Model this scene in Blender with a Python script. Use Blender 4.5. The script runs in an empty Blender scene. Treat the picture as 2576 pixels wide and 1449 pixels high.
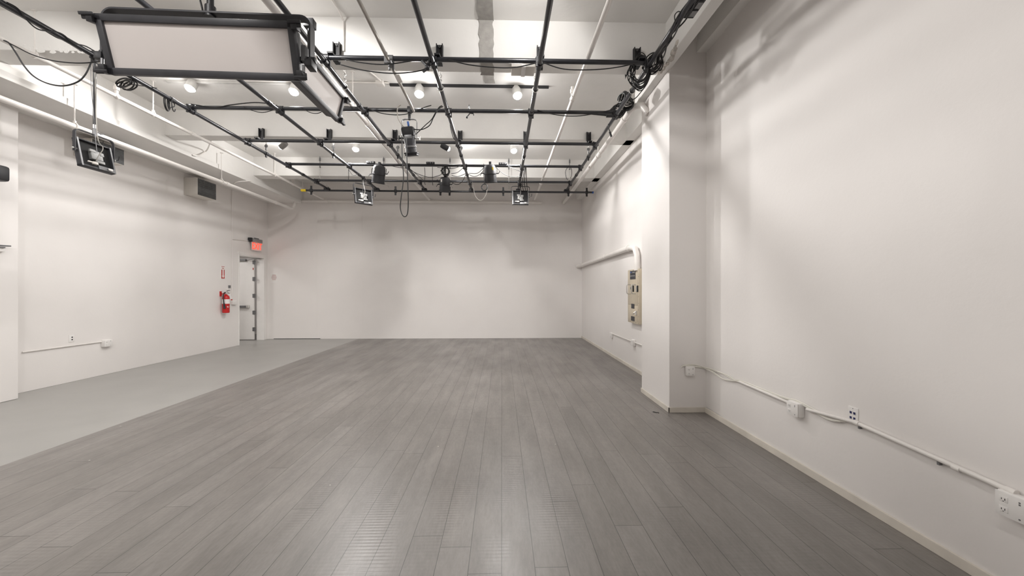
import bpy, bmesh, math, random
from mathutils import Vector, Matrix
random.seed(7)
C = bpy.context.scene.collection
V = Vector

# ------------------------------------------------------------------ camera geometry
FPX, EYE = 940.0, 1.5
YAW = math.atan(26 / FPX)
_ca, _sa = math.cos(YAW), math.sin(YAW)
def ray(px, py):
    u = (px - 1288) / FPX; w = (724.5 - py) / FPX
    return V((_sa + u * _ca, _ca - u * _sa, w))
def onZ(px, py, z):
    d = ray(px, py); t = (z - EYE) / d.z; return V((d.x * t, d.y * t, z))
def onX(px, py, x):
    d = ray(px, py); t = x / d.x; return V((x, d.y * t, EYE + d.z * t))
def onY(px, py, y):
    d = ray(px, py); t = y / d.y; return V((d.x * t, y, EYE + d.z * t))

# ------------------------------------------------------------------ materials
def mat(name, col, rough=0.5, metal=0.0, var=0.06, scale=6.0, bump=0.0, bscale=40.0, spec=0.5, emit=None, estr=0.0, stretch=None, coat=0.0):
    m = bpy.data.materials.new(name); m.use_nodes = True
    nt = m.node_tree; b = nt.nodes['Principled BSDF']
    b.inputs['Roughness'].default_value = rough
    b.inputs['Metallic'].default_value = metal
    b.inputs['Specular IOR Level'].default_value = spec
    if coat: b.inputs['Coat Weight'].default_value = coat
    tc = nt.nodes.new('ShaderNodeTexCoord')
    src = tc.outputs['Object']
    if stretch:
        mp = nt.nodes.new('ShaderNodeMapping'); mp.inputs['Scale'].default_value = stretch
        nt.links.new(src, mp.inputs['Vector']); src = mp.outputs['Vector']
    n = nt.nodes.new('ShaderNodeTexNoise'); n.inputs['Scale'].default_value = scale; n.inputs['Detail'].default_value = 5
    nt.links.new(src, n.inputs['Vector'])
    r = nt.nodes.new('ShaderNodeValToRGB')
    r.color_ramp.elements[0].position = 0.3; r.color_ramp.elements[1].position = 0.7
    r.color_ramp.elements[0].color = tuple(c * (1 - var) for c in col) + (1,)
    r.color_ramp.elements[1].color = tuple(min(1, c * (1 + var)) for c in col) + (1,)
    nt.links.new(n.outputs['Fac'], r.inputs['Fac']); nt.links.new(r.outputs['Color'], b.inputs['Base Color'])
    if bump:
        n2 = nt.nodes.new('ShaderNodeTexNoise'); n2.inputs['Scale'].default_value = bscale; n2.inputs['Detail'].default_value = 6
        nt.links.new(src, n2.inputs['Vector'])
        bp = nt.nodes.new('ShaderNodeBump'); bp.inputs['Strength'].default_value = bump; bp.inputs['Distance'].default_value = 0.01
        nt.links.new(n2.outputs['Fac'], bp.inputs['Height']); nt.links.new(bp.outputs['Normal'], b.inputs['Normal'])
    if emit:
        b.inputs['Emission Color'].default_value = emit + (1,); b.inputs['Emission Strength'].default_value = estr
    return m

M = {}
M['wall'] = mat('white_wall_paint', (0.80, 0.772, 0.752), 0.55, var=0.02, scale=1.3, bump=0.08, bscale=30)
M['plaster'] = mat('white_ceiling_plaster', (0.80, 0.787, 0.765), 0.7, var=0.03, scale=2.0, bump=0.35, bscale=9)
M['scar'] = mat('raw_grey_plaster', (0.36, 0.345, 0.325), 0.9, var=0.12, scale=12, bump=0.5, bscale=30)
M['wpipe'] = mat('white_pipe_paint', (0.78, 0.75, 0.72), 0.35, var=0.03, scale=4)
M['gpipe'] = mat('galvanized_pipe', (0.42, 0.40, 0.37), 0.4, 0.6, var=0.1, scale=10)
M['bpipe'] = mat('black_pipe_steel', (0.016, 0.017, 0.022), 0.30, 0.0, var=0.25, scale=8, bump=0.05, bscale=60, spec=0.7)
M['black'] = mat('black_metal', (0.018, 0.018, 0.021), 0.45, 0.0, var=0.2, scale=12)
M['dark'] = mat('charcoal_plastic', (0.035, 0.035, 0.04), 0.5, var=0.15, scale=10)
M['can'] = mat('black_wrinkle_enamel', (0.024, 0.024, 0.027), 0.6, var=0.15, scale=14)
M['driver'] = mat('driver_grey', (0.30, 0.30, 0.295), 0.45, 0.3, var=0.2, scale=14)
M['grey'] = mat('grey_metal', (0.20, 0.20, 0.205), 0.4, 0.5, var=0.12, scale=10)
M['silver'] = mat('bright_metal', (0.72, 0.71, 0.69), 0.28, 0.9, var=0.08, scale=20)
M['rubber'] = mat('black_cable_rubber', (0.014, 0.014, 0.015), 0.5, var=0.2, scale=20)
M['wcable'] = mat('white_cable', (0.74, 0.72, 0.66), 0.5, var=0.05, scale=10)
M['diff'] = mat('white_diffuser', (0.60, 0.555, 0.535), 0.45, var=0.015, scale=3)
M['wplast'] = mat('white_plastic', (0.82, 0.80, 0.78), 0.35, var=0.02, scale=5)
M['lamp_white'] = mat('lamp_white_enamel', (0.62, 0.61, 0.59), 0.4, var=0.04, scale=10)
M['lamp_grey'] = mat('lamp_grey_enamel', (0.22, 0.21, 0.20), 0.4, var=0.06, scale=10)
M['lens'] = mat('lit_lens', (1, 1, 1), 0.3, var=0.0, emit=(1.0, 0.97, 0.93), estr=60.0)
M['red'] = mat('red_enamel', (0.50, 0.012, 0.012), 0.3, var=0.08, scale=8)
M['redsign'] = mat('red_sign_ink', (0.45, 0.03, 0.025), 0.5, var=0.06, scale=8)
M['pale_red'] = mat('faded_red_ink', (0.52, 0.34, 0.33), 0.6, var=0.05, scale=8)
M['exit_red'] = mat('lit_exit_letters', (0.9, 0.05, 0.03), 0.4, var=0.0, emit=(1.0, 0.07, 0.03), estr=1.3)
M['acrylic'] = mat('clear_acrylic', (0.80, 0.70, 0.68), 0.25, var=0.03)
M['cream'] = mat('cream_enamel', (0.56, 0.49, 0.38), 0.45, var=0.05, scale=8)
M['yellow'] = mat('yellow_plastic', (0.75, 0.55, 0.02), 0.5, var=0.05)
M['blue'] = mat('blue_plastic', (0.03, 0.12, 0.45), 0.4, var=0.1)
M['navy'] = mat('navy_socket', (0.012, 0.016, 0.09), 0.5, var=0.1)
M['hole'] = mat('black_slot', (0.01, 0.01, 0.01), 0.8, var=0.1)
M['base'] = mat('baseboard_paint', (0.70, 0.655, 0.585), 0.45, var=0.08, scale=5)
M['concrete'] = mat('grey_floor_paint', (0.345, 0.338, 0.322), 0.36, var=0.05, scale=1.6, bump=0.05, bscale=14)
M['grille'] = mat('grey_grille', (0.105, 0.11, 0.112), 0.5, 0.3, var=0.25, scale=14)
M['duct'] = mat('painted_duct', (0.66, 0.63, 0.585), 0.5, var=0.04, scale=6)
M['peel'] = mat('peeling_plaster', (0.50, 0.46, 0.42), 0.9, var=0.25, scale=20, bump=0.8, bscale=26)

def floor_material():
    m = bpy.data.materials.new('dark_plank_floor'); m.use_nodes = True
    nt = m.node_tree; N = nt.nodes; L = nt.links; b = N['Principled BSDF']
    tc = N.new('ShaderNodeTexCoord')
    sep = N.new('ShaderNodeSeparateXYZ'); L.new(tc.outputs['Object'], sep.inputs[0])
    cmb = N.new('ShaderNodeCombineXYZ'); L.new(sep.outputs['X'], cmb.inputs['Y'])
    dv = N.new('ShaderNodeMath'); dv.operation = 'DIVIDE'; dv.inputs[1].default_value = 0.178; L.new(sep.outputs['X'], dv.inputs[0])
    fl = N.new('ShaderNodeMath'); fl.operation = 'FLOOR'; L.new(dv.outputs[0], fl.inputs[0])
    wn = N.new('ShaderNodeTexWhiteNoise'); wn.noise_dimensions = '1D'; L.new(fl.outputs[0], wn.inputs['W'])
    ma = N.new('ShaderNodeMath'); ma.operation = 'MULTIPLY_ADD'; ma.inputs[1].default_value = 2.35; L.new(wn.outputs['Value'], ma.inputs[0]); L.new(sep.outputs['Y'], ma.inputs[2])
    L.new(ma.outputs[0], cmb.inputs['X'])
    br = N.new('ShaderNodeTexBrick'); L.new(cmb.outputs[0], br.inputs['Vector'])
    br.offset = 0.0; br.offset_frequency = 2; br.squash = 1.0
    br.inputs['Scale'].default_value = 1.0
    br.inputs['Brick Width'].default_value = 2.35
    br.inputs['Row Height'].default_value = 0.178
    br.inputs['Mortar Size'].default_value = 0.0019
    br.inputs['Mortar Smooth'].default_value = 0.1
    br.inputs['Color1'].default_value = (0.178, 0.163, 0.150, 1)
    br.inputs['Color2'].default_value = (0.206, 0.190, 0.177, 1)
    br.inputs['Mortar'].default_value = (0.04, 0.036, 0.032, 1)
    mp = N.new('ShaderNodeMapping'); mp.inputs['Scale'].default_value = (9, 0.8, 1); L.new(tc.outputs['Object'], mp.inputs[0])
    g = N.new('ShaderNodeTexNoise'); g.inputs['Scale'].default_value = 1.6; g.inputs['Detail'].default_value = 8; L.new(mp.outputs[0], g.inputs['Vector'])
    big = N.new('ShaderNodeTexNoise'); big.inputs['Scale'].default_value = 0.75; big.inputs['Detail'].default_value = 4; L.new(tc.outputs['Object'], big.inputs['Vector'])
    mr = N.new('ShaderNodeMapRange'); mr.inputs['From Min'].default_value = 0.3; mr.inputs['From Max'].default_value = 0.7
    mr.inputs['To Min'].default_value = 0.90; mr.inputs['To Max'].default_value = 1.09; L.new(g.outputs['Fac'], mr.inputs['Value'])
    mr2 = N.new('ShaderNodeMapRange'); mr2.inputs['From Min'].default_value = 0.3; mr2.inputs['From Max'].default_value = 0.7
    mr2.inputs['To Min'].default_value = 0.88; mr2.inputs['To Max'].default_value = 1.1; L.new(big.outputs['Fac'], mr2.inputs['Value'])
    def band(scale_xyz, sc, lo, hi, det=6):
        m_ = N.new('ShaderNodeMapping'); m_.inputs['Scale'].default_value = scale_xyz; L.new(tc.outputs['Object'], m_.inputs[0])
        t_ = N.new('ShaderNodeTexNoise'); t_.inputs['Scale'].default_value = sc; t_.inputs['Detail'].default_value = det; t_.inputs['Roughness'].default_value = 0.7; L.new(m_.outputs[0], t_.inputs['Vector'])
        r_ = N.new('ShaderNodeMapRange'); r_.inputs['From Min'].default_value = 0.3; r_.inputs['From Max'].default_value = 0.7
        r_.inputs['To Min'].default_value = lo; r_.inputs['To Max'].default_value = hi; L.new(t_.outputs['Fac'], r_.inputs['Value']); return t_, r_
    fine, fine_r = band((60, 14, 1), 1.0, 0.86, 1.14)
    wear, wear_r = band((5.5, 1.6, 1), 1.0, 0.84, 1.13, 8)
    m0 = N.new('ShaderNodeMath'); m0.operation = 'MULTIPLY'; L.new(mr.outputs[0], m0.inputs[0]); L.new(mr2.outputs[0], m0.inputs[1])
    m1 = N.new('ShaderNodeMath'); m1.operation = 'MULTIPLY'; L.new(m0.outputs[0], m1.inputs[0]); L.new(fine_r.outputs[0], m1.inputs[1])
    mul = N.new('ShaderNodeMath'); mul.operation = 'MULTIPLY'; L.new(m1.outputs[0], mul.inputs[0]); L.new(wear_r.outputs[0], mul.inputs[1])
    vm = N.new('ShaderNodeVectorMath'); vm.operation = 'SCALE'; L.new(br.outputs['Color'], vm.inputs[0]); L.new(mul.outputs[0], vm.inputs['Scale'])
    # pale paint specks and scuffs
    vo = N.new('ShaderNodeTexVoronoi'); vo.inputs['Scale'].default_value = 2.6; L.new(tc.outputs['Object'], vo.inputs['Vector'])
    lt = N.new('ShaderNodeMath'); lt.operation = 'LESS_THAN'; lt.inputs[1].default_value = 0.017; L.new(vo.outputs['Distance'], lt.inputs[0])
    mx = N.new('ShaderNodeMix'); mx.data_type = 'RGBA'; L.new(lt.outputs[0], mx.inputs['Factor']); L.new(vm.outputs[0], mx.inputs['A'])
    mx.inputs['B'].default_value = (0.5, 0.48, 0.45, 1)
    L.new(mx.outputs['Result'], b.inputs['Base Color'])
    # gloss
    b.inputs['Specular IOR Level'].default_value = 0.95
    # planer ripples across the boards
    sm = N.new('ShaderNodeMath'); sm.operation = 'MULTIPLY'; sm.inputs[1].default_value = 225.0; L.new(sep.outputs['Y'], sm.inputs[0])
    sn = N.new('ShaderNodeMath'); sn.operation = 'SINE'; L.new(sm.outputs[0], sn.inputs[0])
    mp3 = N.new('ShaderNodeMapping'); mp3.inputs['Scale'].default_value = (3.2, 0.9, 1); L.new(tc.outputs['Object'], mp3.inputs[0])
    pn = N.new('ShaderNodeTexNoise'); pn.inputs['Scale'].default_value = 1.0; pn.inputs['Detail'].default_value = 3; L.new(mp3.outputs[0], pn.inputs['Vector'])
    pr = N.new('ShaderNodeMapRange'); pr.inputs['From Min'].default_value = 0.44; pr.inputs['From Max'].default_value = 0.62
    pr.inputs['To Min'].default_value = 0.0; pr.inputs['To Max'].default_value = 0.35; L.new(pn.outputs['Fac'], pr.inputs['Value'])
    rr = N.new('ShaderNodeMapRange'); rr.inputs['From Min'].default_value = 0.35; rr.inputs['From Max'].default_value = 0.65
    rr.inputs['To Min'].default_value = 0.44; rr.inputs['To Max'].default_value = 0.33; L.new(pn.outputs['Fac'], rr.inputs['Value'])
    L.new(rr.outputs[0], b.inputs['Roughness'])
    rm = N.new('ShaderNodeMath'); rm.operation = 'MULTIPLY'; L.new(sn.outputs[0], rm.inputs[0]); L.new(pr.outputs[0], rm.inputs[1])
    ad = N.new('ShaderNodeMath'); ad.operation = 'ADD'; gm = N.new('ShaderNodeMath'); gm.operation = 'MULTIPLY'; gm.inputs[1].default_value = 0.3; L.new(g.outputs['Fac'], gm.inputs[0])
    ga = N.new('ShaderNodeMath'); ga.operation = 'MULTIPLY_ADD'; ga.inputs[1].default_value = 0.5; L.new(fine.outputs['Fac'], ga.inputs[0]); L.new(gm.outputs[0], ga.inputs[2])
    L.new(rm.outputs[0], ad.inputs[0]); L.new(ga.outputs[0], ad.inputs[1])
    sb = N.new('ShaderNodeMath'); sb.operation = 'SUBTRACT'; L.new(ad.outputs[0], sb.inputs[0]); L.new(br.outputs['Fac'], sb.inputs[1])
    bp = N.new('ShaderNodeBump'); bp.inputs['Strength'].default_value = 0.22; bp.inputs['Distance'].default_value = 0.003
    L.new(sb.outputs[0], bp.inputs['Height']); L.new(bp.outputs['Normal'], b.inputs['Normal'])
    return m
M['planks'] = floor_material()

# ------------------------------------------------------------------ mesh builder
def frame(d):
    d = d.normalized(); up = V((0, 0, 1)) if abs(d.z) < 0.95 else V((0, 1, 0))
    x = up.cross(d).normalized(); y = d.cross(x).normalized()
    return x, y
def spline(pts, n=6, closed=False):
    pts = [V(p) for p in pts]
    if len(pts) < 3: return pts
    out = []; k = len(pts); rng = k if closed else k - 1
    for i in range(rng):
        if closed: p0, p1, p2, p3 = pts[i - 1], pts[i], pts[(i + 1) % k], pts[(i + 2) % k]
        else: p0, p1, p2, p3 = pts[max(i - 1, 0)], pts[i], pts[i + 1], pts[min(i + 2, k - 1)]
        for j in range(n):
            t = j / n
            out.append(0.5 * ((2 * p1) + (p2 - p0) * t + (2 * p0 - 5 * p1 + 4 * p2 - p3) * t * t + (3 * p1 - p0 - 3 * p2 + p3) * t ** 3))
    if not closed: out.append(pts[-1])
    return out
class MB:
    def __init__(s): s.v = []; s.f = []
    def add(s, vs, fs):
        o = len(s.v); s.v += [V(p) for p in vs]; s.f += [tuple(i + o for i in f) for f in fs]; return s
    def box(s, c, size, R=None):
        c = V(c); h = V(size) / 2
        vs = [V((x * h.x, y * h.y, z * h.z)) for x in (-1, 1) for y in (-1, 1) for z in (-1, 1)]
        if R is not None: vs = [R @ p for p in vs]
        return s.add([c + p for p in vs], [(0, 1, 3, 2), (4, 6, 7, 5), (0, 4, 5, 1), (2, 3, 7, 6), (0, 2, 6, 4), (1, 5, 7, 3)])
    def bb(s, lo, hi):
        lo, hi = V(lo), V(hi); return s.box((lo + hi) / 2, hi - lo)
    def tube(s, pts, r, n=8, closed=False):
        pts = [V(p) for p in pts]; k = len(pts); vs = []; fs = []
        rs = r if isinstance(r, (list, tuple)) else [r] * k
        d = (pts[1] - pts[0]); x, y = frame(d); prev = d.normalized()
        for i, p in enumerate(pts):
            if closed: t = pts[(i + 1) % k] - pts[i - 1]
            else: t = pts[min(i + 1, k - 1)] - pts[max(i - 1, 0)]
            if t.length < 1e-9: t = prev.copy()
            t.normalize()
            q = prev.rotation_difference(t); x = q @ x; y = q @ y; prev = t
            for j in range(n):
                a = 2 * math.pi * j / n
                vs.append(p + (x * math.cos(a) + y * math.sin(a)) * rs[i])
        m = k if closed else k - 1
        for i in range(m):
            for j in range(n):
                a = i * n + j; b = i * n + (j + 1) % n; c2 = ((i + 1) % k) * n
                fs.append((a, b, c2 + (j + 1) % n, c2 + j))
        if not closed:
            fs.append(tuple(range(n))[::-1]); fs.append(tuple((k - 1) * n + j for j in range(n)))
        return s.add(vs, fs)
    def cyl(s, a, b, r, r2=None, n=16):
        return s.tube([a, b], [r, r if r2 is None else r2], n)
    def ring(s, c, axis, R, r, n=20, m=8, sx=1.0):
        x, y = frame(V(axis))
        return s.tube([V(c) + x * math.cos(2 * math.pi * i / n) * R * sx + y * math.sin(2 * math.pi * i / n) * R for i in range(n)], r, m, True)
    def ball(s, c, r, n=12, m=8, sc=(1, 1, 1)):
        vs = [V(c) + V((0, 0, r * sc[2]))]
        for i in range(1, m):
            a = math.pi * i / m
            for j in range(n):
                b = 2 * math.pi * j / n
                vs.append(V(c) + V((r * sc[0] * math.sin(a) * math.cos(b), r * sc[1] * math.sin(a) * math.sin(b), r * sc[2] * math.cos(a))))
        vs.append(V(c) - V((0, 0, r * sc[2]))); fs = []
        for j in range(n):
            fs.append((0, 1 + j, 1 + (j + 1) % n))
            e = 1 + (m - 2) * n; fs.append((len(vs) - 1, e + (j + 1) % n, e + j))
        for i in range(m - 2):
            for j in range(n):
                a = 1 + i * n + j; b = 1 + i * n + (j + 1) % n
                fs.append((a, a + n, b + n, b))
        return s.add(vs, fs)
    def poly(s, pts, ext):
        k = len(pts); ext = V(ext); pts = [V(p) for p in pts]
        return s.add(pts + [p + ext for p in pts], [tuple(range(k))[::-1], tuple(range(k, 2 * k))] + [(i, (i + 1) % k, k + (i + 1) % k, k + i) for i in range(k)])
    def strap(s, pts, wdir, w, t):
        # flat bar following pts, width along wdir, thickness t
        pts = [V(p) for p in pts]; wd = V(wdir).normalized(); k = len(pts); vs = []; fs = []
        for i, p in enumerate(pts):
            d = (pts[min(i + 1, k - 1)] - pts[max(i - 1, 0)]).normalized(); nn = d.cross(wd).normalized()
            vs += [p + wd * w / 2 + nn * t / 2, p - wd * w / 2 + nn * t / 2, p - wd * w / 2 - nn * t / 2, p + wd * w / 2 - nn * t / 2]
        for i in range(k - 1):
            for j in range(4): fs.append((i * 4 + j, i * 4 + (j + 1) % 4, i * 4 + 4 + (j + 1) % 4, i * 4 + 4 + j))
        fs += [(3, 2, 1, 0), tuple((k - 1) * 4 + j for j in range(4))]
        return s.add(vs, fs)
    def text(s, body, size, origin, xdir, ydir, ext=0.001, align='CENTER'):
        cu = bpy.data.curves.new('t', 'FONT'); cu.body = body; cu.size = size; cu.align_x = align; cu.align_y = 'CENTER'; cu.extrude = ext / 2; cu.resolution_u = 3
        o = bpy.data.objects.new('t', cu); C.objects.link(o)
        me = bpy.data.meshes.new_from_object(o.evaluated_get(bpy.context.evaluated_depsgraph_get()))
        xd, yd = V(xdir), V(ydir); zd = xd.cross(yd).normalized(); og = V(origin)
        s.add([og + xd * p.co.x + yd * p.co.y + zd * p.co.z for p in me.vertices], [tuple(f.vertices) for f in me.polygons])
        bpy.data.objects.remove(o); bpy.data.curves.remove(cu); bpy.data.meshes.remove(me); return s
    def build(s, name, m, parent=None, off=(0, 0, 0), bevel=0.0, smooth=True):
        off = V(off); me = bpy.data.meshes.new(name)
        me.from_pydata([p - off for p in s.v], [], s.f)
        bm = bmesh.new(); bm.from_mesh(me)
        bmesh.ops.recalc_face_normals(bm, faces=bm.faces)
        if bevel:
            es = [e for e in bm.edges if len(e.link_faces) == 2 and e.calc_face_angle(0) > 0.6]
            bmesh.ops.bevel(bm, geom=es, offset=bevel, segments=2, affect='EDGES', profile=0.5, clamp_overlap=True)
        bm.to_mesh(me); bm.free()
        if smooth:
            me.polygons.foreach_set('use_smooth', [True] * len(me.polygons)); me.set_sharp_from_angle(angle=0.6)
        me.materials.append(m)
        o = bpy.data.objects.new(name, me); C.objects.link(o)
        if parent is not None: o.parent = parent
        return o
def tag(o, label=None, cat=None, group=None, kind=None):
    if label: o['label'] = label
    if cat: o['category'] = cat
    if group: o['group'] = group
    if kind: o['kind'] = kind
    return o
def thing(name, label, cat, loc=(0, 0, 0), rotz=0.0, group=None):
    o = bpy.data.objects.new(name, None); C.objects.link(o); o.empty_display_size = 0.1
    o.location = loc; o.rotation_euler = (0, 0, rotz); return tag(o, label, cat, group)
def solo(mb, name, m, label, cat, group=None, bevel=0.0, kind=None):
    lo = V((min(p.x for p in mb.v), min(p.y for p in mb.v), min(p.z for p in mb.v)))
    hi = V((max(p.x for p in mb.v), max(p.y for p in mb.v), max(p.z for p in mb.v)))
    c = (lo + hi) / 2
    o = mb.build(name, m, None, c, bevel); o.location = c
    return tag(o, label, cat, group, kind)
def struct(mb, name, m, label, cat, bevel=0.0):
    return tag(mb.build(name, m, None, (0, 0, 0), bevel, smooth=False), label, cat, None, 'structure')
def copy_tree(o, parent=None):
    c = o.copy(); C.objects.link(c)
    if parent is not None: c.parent = parent
    for ch in list(o.children): copy_tree(ch, c)
    return c

# ------------------------------------------------------------------ the room
XL, XP, XR, XF = -6.88, -6.55, 2.46, 2.41          # left wall, left pilaster face, near and far right wall
YB, YF = 11.18, -4.0
ZC, ZB = 4.60, 4.16                                # ceiling, beam soffits
XS = -4.22                                         # seam between plank and painted floor
struct(MB().bb((XS, YF, -0.12), (XR + 0.2, YB + 0.2, 0)), 'floor', M['planks'], 'dark grey brown wooden plank floor of the studio', 'floor')
struct(MB().bb((-9.4, YF, -0.12), (XS, 12.6, -0.002)), 'floor_left', M['concrete'], 'smooth pale grey painted floor strip beside the planks', 'floor')
struct(MB().bb((-7.3, YF - 0.2, ZC), (XR + 0.2, YB + 0.2, ZC + 0.15)), 'ceiling', M['plaster'], 'rough white plaster ceiling between the beams', 'ceiling')
# left wall with the door opening
DY0, DY1, DZ = 9.97, 11.03, 2.39
w = MB().bb((XL - 0.2, YF, 0), (XL, DY0, ZC)).bb((XL - 0.2, DY1, 0), (XL, YB + 0.2, ZC)).bb((XL - 0.2, DY0, DZ), (XL, DY1, ZC))
struct(w, 'wall_left', M['wall'], 'long white wall with the open door', 'wall')
struct(MB().bb((XL, YF, 0), (XP, 5.25, ZC)), 'wall_left_pilaster', M['wall'], 'white wall projection at the near end of the door wall', 'wall', 0.006)
struct(MB().bb((-7.1, YB, 0), (XR + 0.2, YB + 0.2, ZC)), 'wall_back', M['wall'], 'plain white back wall facing the camera', 'wall')
struct(MB().bb((-7.1, YF - 0.2, 0), (XR + 0.2, YF, ZC)), 'wall_front', M['wall'], 'white wall behind the camera', 'wall')
struct(MB().bb((XR, YF, 0), (XR + 0.2, 4.06, ZC)).bb((XR + 0.012, 4.06, 0), (XR + 0.2, 5.3, ZC)), 'wall_right', M['wall'], 'white wall close to the camera with the cable run', 'wall')
struct(MB().bb((XF, 5.3, 0), (XF + 0.25, YB + 0.1, ZC)), 'wall_right_far', M['wall'], 'white wall with the breaker panel behind the column', 'wall')
struct(MB().bb((2.02, 4.45, 0), (XR + 0.1, 5.34, ZC)), 'column_right', M['wall'], 'square white column projecting from the wall', 'column', 0.006)
struct(MB().bb((-9.3, 12.4, 0), (-7.0, 12.5, 3)).bb((-9.4, 8.2, 0), (-9.3, 12.5, 3)).bb((-9.3, 8.1, 0), (-7.08, 8.2, 3)).bb((-9.4, 8.1, 3), (-7.08, 12.5, 3.1)),
       'wall_hall', M['wall'], 'white hallway walls beyond the open door', 'wall')
# beams
for i, (y0, y1, lab) in enumerate([(4.326, 4.625, 'white concrete ceiling beam nearest the camera, behind the first black cross pipe'), (6.668, 6.905, 'white concrete ceiling beam with black clamps, middle of the three'),
                                   (8.99, 9.29, 'white concrete ceiling beam closest to the back wall'), (1.98, 2.28, 'white concrete ceiling beam overhead in front of the camera'),
                                   (-0.35, -0.05, 'white concrete ceiling beam above the camera'), (-2.7, -2.4, 'white concrete ceiling beam behind the camera')]):
    struct(MB().bb((-5.87, y0, ZB), (2.40 if y0 > 5 else 1.95, y1, ZC + 0.02)), 'beam_%d' % (i + 1), M['plaster'], lab, 'beam', 0.008)
g = MB().bb((XL, YF, 4.0), (-5.86, YB, ZC + 0.02)); g.bb((-5.87, YF, 3.955), (-5.825, YB - 0.15, 4.05)).bb((-5.97, YF, 3.955), (-5.86, YB - 0.15, 4.0))
struct(g, 'beam_left', M['plaster'], 'deep white girder running along the door wall', 'beam', 0.004)
struct(MB().bb((1.92, YF, ZB - 0.02), (2.04, 5.34, ZC + 0.02)), 'beam_right', M['plaster'], 'chipped white girder running to the column top', 'beam', 0.006)
struct(MB().bb((2.24, 5.33, ZB), (2.5, YB, ZC + 0.02)), 'beam_right_far', M['plaster'], 'white girder above the breaker panel wall', 'beam', 0.006)
struct(MB().bb((2.355, YF, 4.345), (XR + 0.02, 4.46, 4.47)).bb((2.365, YF, 4.47), (XR + 0.02, 4.46, ZC + 0.01)), 'trim_1', M['plaster'], 'white boxed ledge high on the near wall beside the column', 'trim', 0.004)
# raw plaster scar over ceiling and beam, where a partition was removed
def ragged(y0, y1, x0, x1, n, put):
    pts = []
    for i in range(n + 1): pts.append(put(x0 + random.uniform(-0.012, 0.012), y0 + (y1 - y0) * i / n))
    for i in range(n, -1, -1): pts.append(put(x1 + random.uniform(-0.012, 0.012), y0 + (y1 - y0) * i / n))
    return pts
sc = MB(); xa = onY(1203, 100, 4.32).x; xb = onY(1243, 100, 4.32).x
sc.poly(ragged(1.0, 4.33, xa, xb, 22, lambda x, y: (x, y, ZC - 0.012)), (0, 0, 0.02))
sc.poly(ragged(ZB - 0.01, ZC, xa + 0.01, xb - 0.01, 8, lambda x, z: (x, 4.326 - 0.012, z)), (0, 0.02, 0))
sc.poly(ragged(4.32, 4.66, xa + 0.015, xb - 0.015, 6, lambda x, y: (x, y, ZB - 0.012)), (0, 0, 0.02))
sc.poly(ragged(4.6, 5.65, xa + 0.02, xb - 0.02, 8, lambda x, y: (x, y, ZC - 0.012)), (0, 0, 0.02))
struct(sc, 'trim_2', M['scar'], 'ragged bare grey plaster strip across the ceiling and first beam', 'trim')
# peeled plaster at the column head and under the first beam
pe = MB()
for i in range(16):
    c = onX(1706 - i * 3.0, 112 + i * 4.7, 1.935); pe.ball(c + V((random.uniform(-.015, .02), 0, random.uniform(-.03, .02))), random.uniform(0.02, 0.045), 6, 4, (0.7, 1.2, 0.8))
struct(pe, 'trim_3', M['peel'], 'crumbling exposed plaster under the girder at the column head', 'trim')
pe = MB()
for i in range(46):
    c = onY(45 + i * 4.2, 123 + random.uniform(-9, 9), 4.33); pe.ball(c, random.uniform(0.008, 0.024), 5, 4, (1.3, 0.4, 0.9))
struct(pe, 'trim_4', M['plaster'], 'flaking paint along the near beam edge at its door-side end', 'trim')
# baseboards
bb = MB().bb((XR - 0.014, YF, 0), (XR, 4.45, 0.062))
struct(bb, 'baseboard_right', M['base'], 'low cream baseboard along the near wall', 'baseboard', 0.003)
struct(MB().bb((2.006, 4.436, 0), (2.02, 5.34, 0.062)).bb((2.006, 4.436, 0), (XR, 4.45, 0.062)), 'baseboard_column', M['base'], 'low cream baseboard around the column foot', 'baseboard', 0.003)
struct(MB().bb((XF - 0.014, 5.34, 0), (XF, YB, 0.062)), 'baseboard_right_far', M['base'], 'low cream baseboard under the breaker panel', 'baseboard', 0.003)
struct(MB().bb((-6.7, YB - 0.006, 0), (-5.35, YB, 0.012)), 'baseboard_back', M['hole'], 'thin dark gap line at the foot of the back wall', 'baseboard')
# board seams of the back wall
for k, (px, lab) in enumerate([(797, 'faint vertical board seam on the back wall, nearest the door'), (911, 'faint vertical board seam on the back wall above the floor colour change'), (1376, 'faint vertical board seam on the back wall, nearest the breaker panel wall')]):
    x = onY(px, 700, YB).x
    struct(MB().bb((x - 0.006, YB - 0.004, 0), (x + 0.006, YB, 3.75 if k else 3.95)), 'trim_%d' % (5 + k), M['wall'], lab, 'trim')

# ------------------------------------------------------------------ door
door = tag(bpy.data.objects.new('door_1', None), 'white exit door standing open into the hallway', 'door', None, 'structure')
C.objects.link(door); door.location = (XL, DY1, 0); OD = V((XL, DY1, 0))
MB().bb((XL - 0.20, DY1 - 0.03, 0), (XL + 0.012, DY1 + 0.002, DZ - 0.03)).bb((XL - 0.2, DY0 - 0.002, DZ - 0.03), (XL + 0.012, DY1 + 0.002, DZ + 0.001)).bb((XL - 0.2, DY0 - 0.002, 0), (XL + 0.012, DY0 + 0.02, DZ - 0.03)).build('door_frame', M['wplast'], door, OD)
MB().bb((XL - 0.01, DY1 + 0.004, 0), (XL + 0.010, DY1 + 0.06, DZ - 0.002)).build('casing', M['wplast'], door, OD)
MB().bb((XL - 0.01, DY0 - 0.03, DZ + 0.002), (XL + 0.018, DY1 + 0.07, DZ + 0.06)).build('casing', M['wplast'], door, OD)
lx1 = XL - 0.235; lx0 = lx1 - 1.0; ly = DY1 - 0.055
leaf = MB().bb((lx0, ly - 0.045, 0.02), (lx1, ly, DZ - 0.05)).build('door_leaf', M['wplast'], door, OD, 0.003)
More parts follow.
